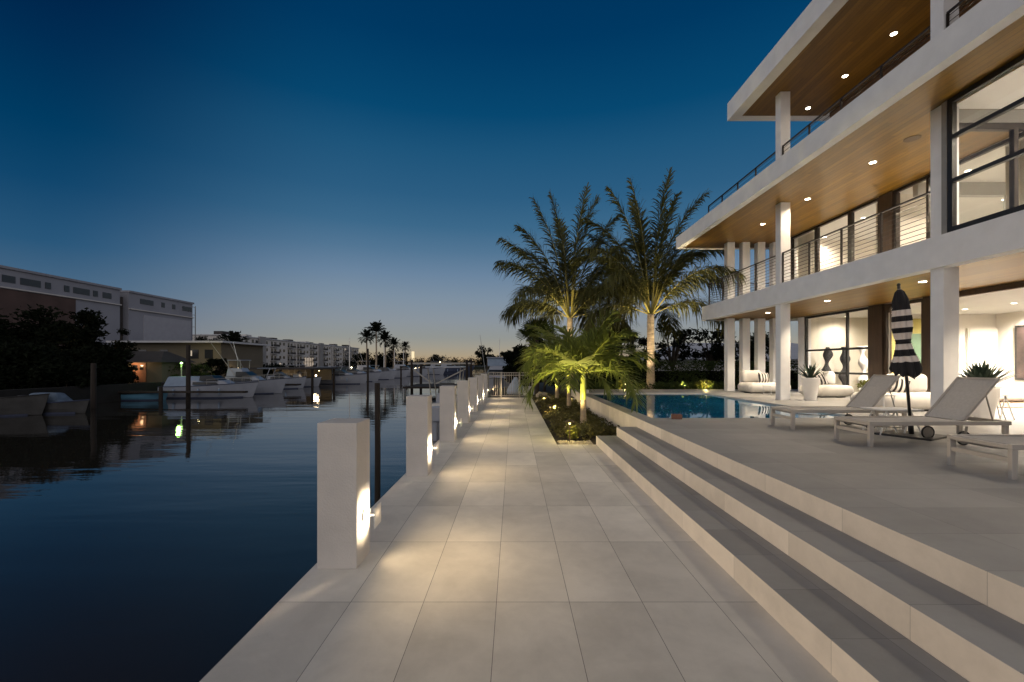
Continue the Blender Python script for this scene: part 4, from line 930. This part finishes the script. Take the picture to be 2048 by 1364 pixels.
def dock_lamp(label, loc, h, power, m=E_DOCK, col=(1,.75,.45), r=.13):
    t = thing('dock_lamp', label, 'lamp post', loc, 0, 'lit lamps along the opposite bank')
    b = MB(); b.tube([(0,0,0),(0,0,h)], .05, 8); b.build('pole', GREYM, t)
    b = MB(); b.sphere((0,0,h+r), r*.62, 10, 8); b.build('globe', m, t, smooth=True)
    lamp('POINT','dock_lamp_light',(0,-.3,h+r),power*.45,col,t,.15)
p = at(363,726,34.5); dock_lamp('green lit dock lamp over the covered cruiser', (p.x,p.y,WZ), p.z-WZ-.15, 70, E_GREEN, (.45,1,.2), .14)
for lab,u,v,d,pw,r_ in [('warm dock lamp at the right end of the dock roof',632,751,49,80,.16),('warm dock lamp left of the express cruiser',673,746,62,110,.2),('pale dock lamp behind the express cruiser',703,735,70,120,.16),
        ('bright dock lamp below the tall palms',733,736,78,160,.27),('yellow dock lamp right of the bright one',750,744,80,120,.25),('small lamp on the quay below the lone palm',773,744,92,60,.17),('small lamp near the yacht moorings',788,742,98,60,.15),
        ('distant lamp left of the round tree',831,737,150,120,.32),('distant lamp close to its left neighbour',838,736,150,120,.32),('distant lamp in front of the round tree',880,724,170,200,.45),('distant lamp beside the round tree trunk',885,729,172,200,.42),('faint lamp at the beige house corner',476,736,50,25,.08)]:
    p = at(u,v,d); base = .05 if p.x < -27.5 else WZ; dock_lamp(lab, (p.x,p.y,base), p.z-base-r_, pw, r=r_)
p = at(1021,733,40); dock_lamp('flat warm lamp right of the sport fishing boat', (p.x,p.y,-.06), p.z-.1, 40, r=.10)
# boat lift frame beyond the bollards
t = thing('boat_lift', 'grey timber boat lift frame beside the sport fishing boat', 'boat lift', (-6.5,36,WZ))
for x in (-2,2.6):
    for y in (0,3.5): b = MB(); b.tube([(x,y,-1),(x,y,2.9)], .12, 8); b.build('post', WOODP, t)
b = MB(); b.bar((-2.3,0,2.6),(2.9,0,2.6),.14); b.bar((-2.3,3.5,2.6),(2.9,3.5,2.6),.14); b.bar((-2,0,2.2),(-.3,0,.9),.1); b.bar((2.6,0,2.2),(0,0,.9),.1); b.build('beam', GREYM, t)
b = MB(); b.box(-2.5,3.2,-1,4.5,.55,.7); b.build('deck', WOODP, t)

# ------------------------------------------------------------------ buildings on the opposite bank
def facade_windows(t, x, ys, zs, w_, h, m, th=.25, name='window'):
    for z_ in zs:
        for y in ys: b = MB(); b.box(x-.05, x+.06, y-w_/2, y+w_/2, z_, z_+h); b.build(name, m, t)
t = thing('warehouse', 'huge long pale building with a high slit window band behind the trees', 'building', (-80,70,.05))
b = MB(); b.box(-30,0,-45,17.5,0,16.6); b.box(-30,.3,-45.1,17.6,16.6,17.0); b.build('wall', BIGW, t)
b = MB(); b.box(-30,0,19.5,37.3,0,16.5); b.box(-30,.3,19.4,37.5,16.5,16.9); b.build('wall', BIGW, t)
b = MB(); b.box(-30,-1.2,17.5,19.5,0,15.5); b.build('stair_core', ROOFD, t)
b = MB(); b.box(0.0,.18,-45,8.5,0,13.4); b.build('brick_panel', BIGB, t)
b = MB(); b.box(0.0,.4,-45,17.5,13.5,13.7); b.box(0,.4,19.5,37.3,13.0,13.2); b.build('ledge', APTW, t)
rr = random.Random(14); y = -44
while y < 36:
    w_ = rr.choice((.9,1.8,3.0,3.4)); 
    if not 16 < y+w_ < 21: b = MB(); b.box(-.05,.08,y,y+w_,14.5,15.6); b.build('window', WINDK, t)
    y += w_+rr.choice((.7,1.0,2.2))
b = MB(); b.box(.0,.12,23,36.6,1,12.2); b.build('loading_door', mat('grey_shutter', (.34,.34,.39), .7, .05, 1), t)
b = MB()
for y in (37.9, 39.6):
    b.bar((-1,y,0),(-1,y,16.3),.14)
for z_ in (2,5,8,11,14,16): b.bar((-1,37.4,z_),(-1,39.7,z_),.1)
b.build('stair_tower', GREYM, t)
# beige house and its lower lit wing
t = thing('beige_house', 'two storey beige house with flat roof behind the covered cruiser', 'house', (-44,48,.05))
b = MB(); b.box(0,11.4,0,8,0,3.95); b.build('wall', BEIGE, t)
b = MB(); b.box(-.6,12.2,-.9,8.5,3.95,4.15); b.build('roof', ROOFW, t)
for x in (2.2,4.6,8.0,9.6): b = MB(); b.box(x,x+.9,-.05,.04,2.2,3.2); b.build('window', WINDK, t)
for x in (8.4,9.4): b = MB(); b.box(x,x+.5,-.05,.04,.6,1.4); b.build('window', WINDK, t)
b = MB(); b.box(7.9,8.2,-.06,.04,2.5,3.1); b.build('window', E_WINW, t)
lamp('POINT','house_lamp',(10.6,-2.2,2.2),50,(1,.85,.4),t,.2)
t = thing('boathouse', 'small orange lit shed with gabled roof by the water', 'shed', (-31.6,36,.05))
b = MB(); b.box(-1.6,2.2,0,3,0,2.0); b.build('wall', BEIGE, t)
b = MB(); b.loft([[(-3.2,-.6,1.75),(2.6,-.6,1.75),(2.6,3.4,1.75),(-3.2,3.4,1.75)],[(-1.8,1.2,2.7),(1.4,1.2,2.7),(1.4,1.6,2.7),(-1.8,1.6,2.7)]]); b.build('roof', ROOFD, t)
b = MB(); b.box(-.3,.9,-.05,-.005,.1,1.7); b.build('door', mat('red_brown_door', (.30,.13,.07), .6), t)
for x in (-.1,.4): b = MB(); b.box(x,x+.3,-.07,-.05,1.1,1.5); b.build('door_pane', WINDK, t)
for x in (-1.9,-.7): b = MB(); b.sphere((x,-.5,1.55), .09, 8, 6); b.build('porch_bulb', E_DOCK, t)
lamp('POINT','porch_lamp',(-1.9,-.8,1.5),45,(1,.6,.3),t,.1); lamp('POINT','porch_lamp',(-.1,-.9,1.5),60,(1,.6,.3),t,.1)
# apartment blocks, faces along the canal
def apartments(label, y0, y1, x, floors, seed, lit=()):
    t = thing('apartment_block', label, 'apartment building', (x,y0,.05), 0, 'white apartment blocks along the opposite bank'); rr = random.Random(seed); L = y1-y0; H = floors*2.9
    b = MB(); b.box(-14,0,0,L,0,H); b.build('wall', APTW, t)
    b = MB(); b.box(-14.4,.5,-.4,L+.4,H,H+.35); b.build('roof', ROOFW, t)
    nb = int(L/6.2)
    for k in range(3): b = MB(); x_ = rr.uniform(-9,-3); y_ = L*(.15+.3*k)+rr.uniform(0,3); hh = rr.uniform(.9,2.0); b.box(x_-1.6,x_+1.6,y_-1.8,y_+1.8,H+.351,H+.351+hh); b.build('roof_unit', APTW if k % 2 else ROOFD, t)
    b = MB(); b.box(0,.9,L*(.3+.1*seed),L*(.3+.1*seed)+4.2,0,H+.8); b.build('stair_bay', APTD, t)
    for k in range(nb):
        c = (k+.5)*L/nb; balc = (k % 2 == 0)
        for f in range(floors):
            z_ = f*2.9
            if balc:
                b = MB(); b.box(-.05,.05,c-2.0,c-.6,z_+.25,z_+2.25); b.build('window', WINDK, t)
                b = MB(); b.box(0,1.5,c-2.6,c+2.2,z_-.08,z_+.10); bb = b.build('balcony', APTW, t)
                b = MB(); b.box(1.42,1.48,c-2.6,c+2.2,z_+.18,z_+1.05); b.build('balustrade', ROOFD, bb)
                b = MB(); b.box(-.05,.05,c+.4,c+2.0,z_+.9,z_+2.1); b.build('window', E_WINW if (k,f) in lit else WINDK, t)
            else:
                for dx in (-1.6,1.4): b = MB(); b.box(-.05,.05,c+dx-.75,c+dx+.75,z_+.95,z_+2.15); b.build('window', E_WINW if (k,f) in lit and dx<0 else WINDK, t)
    for yy in (0.0, L):     # end wall windows
        for f in range(floors): 
            for xx in (-4,-9): b = MB(); b.box(xx-.7,xx+.7,yy-.05,yy+.05,f*2.9+.9,f*2.9+2.1); b.build('window', WINDK, t)
    if seed == 3: b = MB(); b.box(.0,.2,L*.19,L*.45,.5,4.6); lb = b.build('lit_lobby', E_WINW, t)
    if seed == 3:
        b = MB()
        for q in (.19,.255,.32,.385,.45): b.box(.2,.32,L*q-.12,L*q+.12,.5,4.6)
        b.box(.2,.33,L*.19,L*.45,2.5,2.7); b.build('mullion', WINDK, lb)
    return t
apartments('white four storey apartment block nearest the beige house', 150, 196, -100, 4, 1, ((3,2),(5,0)))
apartments('white apartment block with a lit lobby in the middle of the row', 198, 236, -100, 4, 3)
apartments('white apartment block at the far end behind the tall palms', 238, 278, -100, 4, 2, ((2,3),))
t = thing('neighbour_house', 'pale metal roofed house beyond the hedge', 'house', (13.2,37,-.06))
b = MB(); b.box(0,16,0,9,0,2.1); b.build('wall', STUCCO, t)
b = MB(); b.loft([[(-1.5,-1.5,2.1),(18,-1.5,2.1),(18,10,2.1),(-1.5,10,2.1)],[(3,3.5,3.7),(13,3.5,3.7),(13,5,3.7),(3,5,3.7)]]); b.build('roof', ROOFW, t)

# ------------------------------------------------------------------ trees
def tree(label, loc, h, r, seed, m=DARKLEAF, n=3000, size=.3, name='broadleaf_tree', trunk=None, clumps=16, flat=.75, group='dark trees around the canal', low=.15):
    t = thing(name, label, 'tree', loc, 0, group); rr = random.Random(seed); th = trunk if trunk is not None else h*.35
    b = MB(); b.tube([(0,0,-.1),(.05*r,0,th*.5),(0,.05*r,th),(.08*r,0,h*.7)], [.05*h*.6,.035*h*.6,.03*h*.6,.01*h], 8)
    cs = []
    for k in range(clumps):
        a = rr.uniform(0,6.28); q = rr.random()**.5*r*.75; zz = h*(low+.25) + (h*(1-low)-h*.35)*rr.random()*(1-.5*(q/r)**2)
        cs.append(Vector((math.cos(a)*q, math.sin(a)*q, zz))); 
        b.tube([(0,0,th*.8), Vector((0,0,th)).lerp(cs[-1],.5)+Vector((0,0,.05*h)), cs[-1]], [.015*h,.01*h,.003*h], 5)
    b.build('trunk', BARK, t)
    b = MB()
    for c in cs: leaf_cloud(b, c, (r*rr.uniform(.28,.45), r*rr.uniform(.28,.45), r*.32*flat), n//clumps, size, rr, shell=.2)
    b.build('crown', m, t); return t
def px_tree(label, u, vtop, d, r, seed, base=.05, **k):
    p = at(u, vtop, d); return tree(label, (p.x,p.y,base), p.z-base, r, seed, **k)
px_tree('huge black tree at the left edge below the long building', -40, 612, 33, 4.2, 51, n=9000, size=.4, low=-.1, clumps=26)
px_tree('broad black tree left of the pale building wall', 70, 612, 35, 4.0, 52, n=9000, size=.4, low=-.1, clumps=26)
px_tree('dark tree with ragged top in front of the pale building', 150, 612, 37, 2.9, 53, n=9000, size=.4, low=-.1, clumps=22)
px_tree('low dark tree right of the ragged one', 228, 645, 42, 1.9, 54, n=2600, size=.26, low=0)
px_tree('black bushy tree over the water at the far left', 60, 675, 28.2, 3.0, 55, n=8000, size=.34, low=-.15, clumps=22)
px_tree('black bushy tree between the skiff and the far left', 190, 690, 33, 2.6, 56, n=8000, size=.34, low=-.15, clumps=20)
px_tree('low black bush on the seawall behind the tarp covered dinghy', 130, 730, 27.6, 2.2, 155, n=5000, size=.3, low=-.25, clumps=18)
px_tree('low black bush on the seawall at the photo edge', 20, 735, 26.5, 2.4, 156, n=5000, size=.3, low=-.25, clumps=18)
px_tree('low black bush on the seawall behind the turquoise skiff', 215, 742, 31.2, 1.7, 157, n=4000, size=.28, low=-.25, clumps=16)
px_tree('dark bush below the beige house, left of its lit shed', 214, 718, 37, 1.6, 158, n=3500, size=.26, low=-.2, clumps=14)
px_tree('dark spreading tree in front of the beige house wall', 318, 700, 42, 1.7, 159, n=2600, size=.28, low=.1, clumps=12)
px_tree('dark bush at the right end of the beige house', 440, 706, 43, 1.5, 160, n=2600, size=.26, low=-.1, clumps=12)
px_tree('yellow lit round bush left of the shed', 200, 706, 40, 1.0, 57, n=1600, size=.18, low=0, m=LIMELEAF, name='round_bush')
lp = at(212,716,38.6); lamp('POINT','bush_lamp_light',lp,40,(1,.72,.3),None,.1)
px_tree('dark tree behind the shed roof', 238, 700, 46, 2.2, 58, n=2600, size=.26, low=0)
px_tree('green lit tree around the dock lamp', 352, 712, 38, 1.6, 59, n=2200, size=.2, low=-.1, m=HEDGELEAF)
px_tree('dark tree right of the green dock lamp', 395, 716, 40, 1.6, 60, n=2000, size=.2, low=-.1, m=HEDGELEAF)
px_tree('dark treetop over the beige house roof', 432, 662, 66, 2.6, 61, n=2400, size=.35)
px_tree('dark treetop at the left end of the apartments', 452, 665, 74, 2.0, 62, n=1800, size=.35)
px_tree('dark wide tree behind the pale building end', 405, 668, 105, 4.0, 63, n=2000, size=.5)
px_tree('dark bush in front of the first apartment block', 515, 728, 60, 3.0, 64, n=2400, size=.3, low=0)
px_tree('dark bush in front of the lit lobby', 560, 730, 70, 3.0, 65, n=2400, size=.3, low=0)
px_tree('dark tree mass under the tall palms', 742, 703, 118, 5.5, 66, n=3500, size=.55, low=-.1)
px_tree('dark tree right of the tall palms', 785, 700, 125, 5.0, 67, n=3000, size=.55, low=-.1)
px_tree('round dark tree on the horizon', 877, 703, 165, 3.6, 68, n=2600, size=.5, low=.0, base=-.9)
px_tree('feathery dark tree above the sport fishing boat', 973, 684, 95, 2.9, 69, n=1700, size=.5, trunk=4, base=-.9)
px_tree('low dark tree right of the feathery one', 1005, 700, 80, 2.4, 70, n=2200, size=.4, low=0, base=-.06)
px_tree('dark dense tree behind the gate and small palms', 1042, 664, 29, 1.5, 71, n=9000, size=.27, low=-.1, base=-.06, clumps=22)
px_tree('dark tree behind the small palms', 1088, 668, 27, 1.6, 72, n=9000, size=.27, low=-.1, base=-.06, clumps=22)
px_tree('tall dark tree between the two coconut palms', 1235, 622, 25.5, 1.55, 73, n=9000, size=.27, low=-.1, base=-.06, clumps=22)
px_tree('dark tree left of the ringed palm trunk', 1190, 640, 27, 1.5, 74, n=9000, size=.27, low=-.1, base=-.06, clumps=20)
px_tree('dark tree right behind the ringed palm trunk', 1290, 655, 26, 1.3, 75, n=3200, size=.2, low=-.1, base=-.06)
px_tree('thin feathery tree right of the ringed palm trunk', 1345, 625, 27, 1.6, 76, n=1100, size=.26, low=.15, base=-.06, clumps=12)
px_tree('sparse dark tree over the neighbouring roof', 1420, 640, 28, 2.1, 77, n=1800, size=.26, low=.2, base=-.06, clumps=14)
px_tree('dark tree seen between the villa columns', 1500, 660, 29, 2.2, 78, n=2400, size=.26, low=.1, base=-.06, clumps=14)
b = MB(); rr = random.Random(80)
for k in range(150):
    u = rr.uniform(690,1075); d = rr.uniform(232,262); hh = rr.uniform(3.0,6.2); p = at(u,728,d); leaf_cloud(b, (p.x,p.y,hh*.5), (rr.uniform(2,5),2,hh*.6), 110, .8, rr, shell=.1)
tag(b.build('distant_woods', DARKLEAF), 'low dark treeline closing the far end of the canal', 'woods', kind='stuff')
# hedge and low shrubs beyond the pool
b = MB(); rr = random.Random(81)
for k in range(15000):
    x = rr.uniform(3.3,16); z_ = .44+1.35*rr.random()**.8; y = 21.6+rr.gauss(0,.22) + (.25*math.sin(x*2))
    s = rr.uniform(.08,.16); a = Vector((rr.gauss(0,1),rr.gauss(0,1),rr.gauss(0,.8))).normalized(); u = a.orthogonal().normalized(); b.add([(x,y,z_), Vector((x,y,z_))+a*s*.5+u*s*.25, Vector((x,y,z_))+a*s, Vector((x,y,z_))+a*s*.5-u*s*.25],[(0,1,2,3)])
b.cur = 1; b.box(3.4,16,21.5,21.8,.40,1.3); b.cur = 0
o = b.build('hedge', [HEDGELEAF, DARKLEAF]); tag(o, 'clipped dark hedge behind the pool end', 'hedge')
b = MB(); rr = random.Random(82)
for k in range(240): x = rr.uniform(3.2,14); y = rr.uniform(19.2,20.9); leaf_cloud(b, (x,y,.60), (.24,.2,.26), 34, .13, rr)
tag(b.build('border_planting', HEDGELEAF), 'low green border planting along the hedge foot', 'ground cover', kind='stuff')
shrub('lime shrub lit by a lamp, left of the ringed palm trunk', (5.05,19.75,.44), .42, .55, 1200, .1, LIMELEAF, 45)
shrub('lime shrub lit by a lamp, left of the villa columns', (8.65,19.75,.44), .42, .55, 1200, .1, LIMELEAF, 46)
# fan palm spikes behind the small palms
def fan_palm(label, loc, h, n, L, seed, m=DARKLEAF):
    t = thing('fan_palm', label, 'palm tree', loc, 0); rr = random.Random(seed)
    b = MB(); b.tube([(0,0,-.1),(0,0,h)], [.12,.09], 8); b.build('trunk', BARK, t)
    b = MB()
    for k in range(n):
        az = 2.4*k; el = R(rr.uniform(-10,85)); d = Vector((math.cos(az)*math.cos(el), math.sin(az)*math.cos(el), math.sin(el))); c = Vector((0,0,h))+d*L*.45; b.tube([(0,0,h),c], .012, 4)
        sd = d.orthogonal().normalized(); sd = Matrix.Rotation(rr.uniform(0,6),3,d) @ sd
        for j in range(15):
            a = R(-85+170*j/14); e = (d*math.cos(a)+sd*math.sin(a)).normalized(); nn = e.cross(d.cross(sd)).normalized()*.018
            b.add([c-nn, c+nn, c+e*L*.5+nn*1.2, c+e*L*.62+Vector((0,0,-.04)), c+e*L*.5-nn*1.2], [(0,1,2,3,4)])
    b.build('crown', m, t); return t
fan_palm('spiky fan palm above the dark trees by the gate', (1.28,23.2,-.06), 3.0, 26, 1.25, 91, HEDGELEAF)
# far palms on the opposite bank
def far_palm(label, u, vtop, d, r, seed, base=.05, n=26):
    p = at(u, vtop, d); h = p.z-base-r*.55; t = thing('tall_palm', label, 'palm tree', (p.x,p.y,base), 0, 'tall palms on the opposite bank'); rr = random.Random(seed)
    b = MB(); b.tube([(0,0,-.1),(.1,0,h*.5),(0,.1,h)], [.26,.19,.16], 8); b.build('trunk', TRUNKP, t)
    b = MB()
    for (az, el, L, dr) in auto_fronds(n, r, rr, (85,-30), (25,70)): frond(b, (0,.1,h), R(az), R(el), L, R(dr), r*.32, 16, r*.06, rr, .4)
    b.build('crown', [DARKLEAF, BARK], t)
far_palm('tallest palm of the dark group on the opposite bank', 752, 649, 108, 3.3, 101)
far_palm('left leaning palm of the dark group', 733, 664, 112, 2.6, 102)
far_palm('right palm of the dark group', 770, 668, 114, 2.8, 103)
far_palm('shorter palm at the right of the dark group', 787, 680, 120, 2.4, 104)
far_palm('lone thin palm near the distant trees', 810, 686, 125, 1.9, 105)
far_palm('dark palm in front of the first apartment block', 467, 672, 62, 2.6, 106)
def mast(label, u, vtop, d, base=WZ):
    p = at(u,vtop,d); b = MB(); b.tube([(0,0,0),(0,0,p.z-base)], [.09,.06], 8); o = b.build('mast', WHITEP); o.location = (p.x,p.y,base); tag(o, label, 'mast', 'slim pale masts among the boats')
mast('slim mast right of the apartment blocks', 699, 676, 75); mast('pale mast left of the lone palm', 789, 700, 95); mast('pale mast in front of the dark palms', 768, 690, 90); mast('pale mast close beside the lone palm', 807, 700, 95)
# tall lamp-lit tower on the horizon
p = at(826,703,600); b = MB(); b.box(-1.6,1.6,-1.6,1.6,0,p.z); o = b.build('distant_tower', emit('lit_tower_glow', (1,.75,.35), .8)); o.location = (p.x,p.y,.04); tag(o, 'narrow lit tower on the glowing horizon', 'tower')

# ------------------------------------------------------------------ render settings
sc.view_settings.view_transform = 'Standard'; sc.view_settings.look = 'None'; sc.view_settings.exposure = 0; sc.view_settings.gamma = 1
sc.cycles.use_denoising = True
try: sc.cycles.denoiser = 'OPENIMAGEDENOISE'
except Exception: pass
sc.cycles.max_bounces = 8; sc.cycles.diffuse_bounces = 4; sc.cycles.glossy_bounces = 4; sc.cycles.transparent_max_bounces = 12
sc.cycles.sample_clamp_indirect = 8; sc.cycles.sample_clamp_direct = 0; sc.cycles.caustics_reflective = False; sc.cycles.caustics_refractive = False
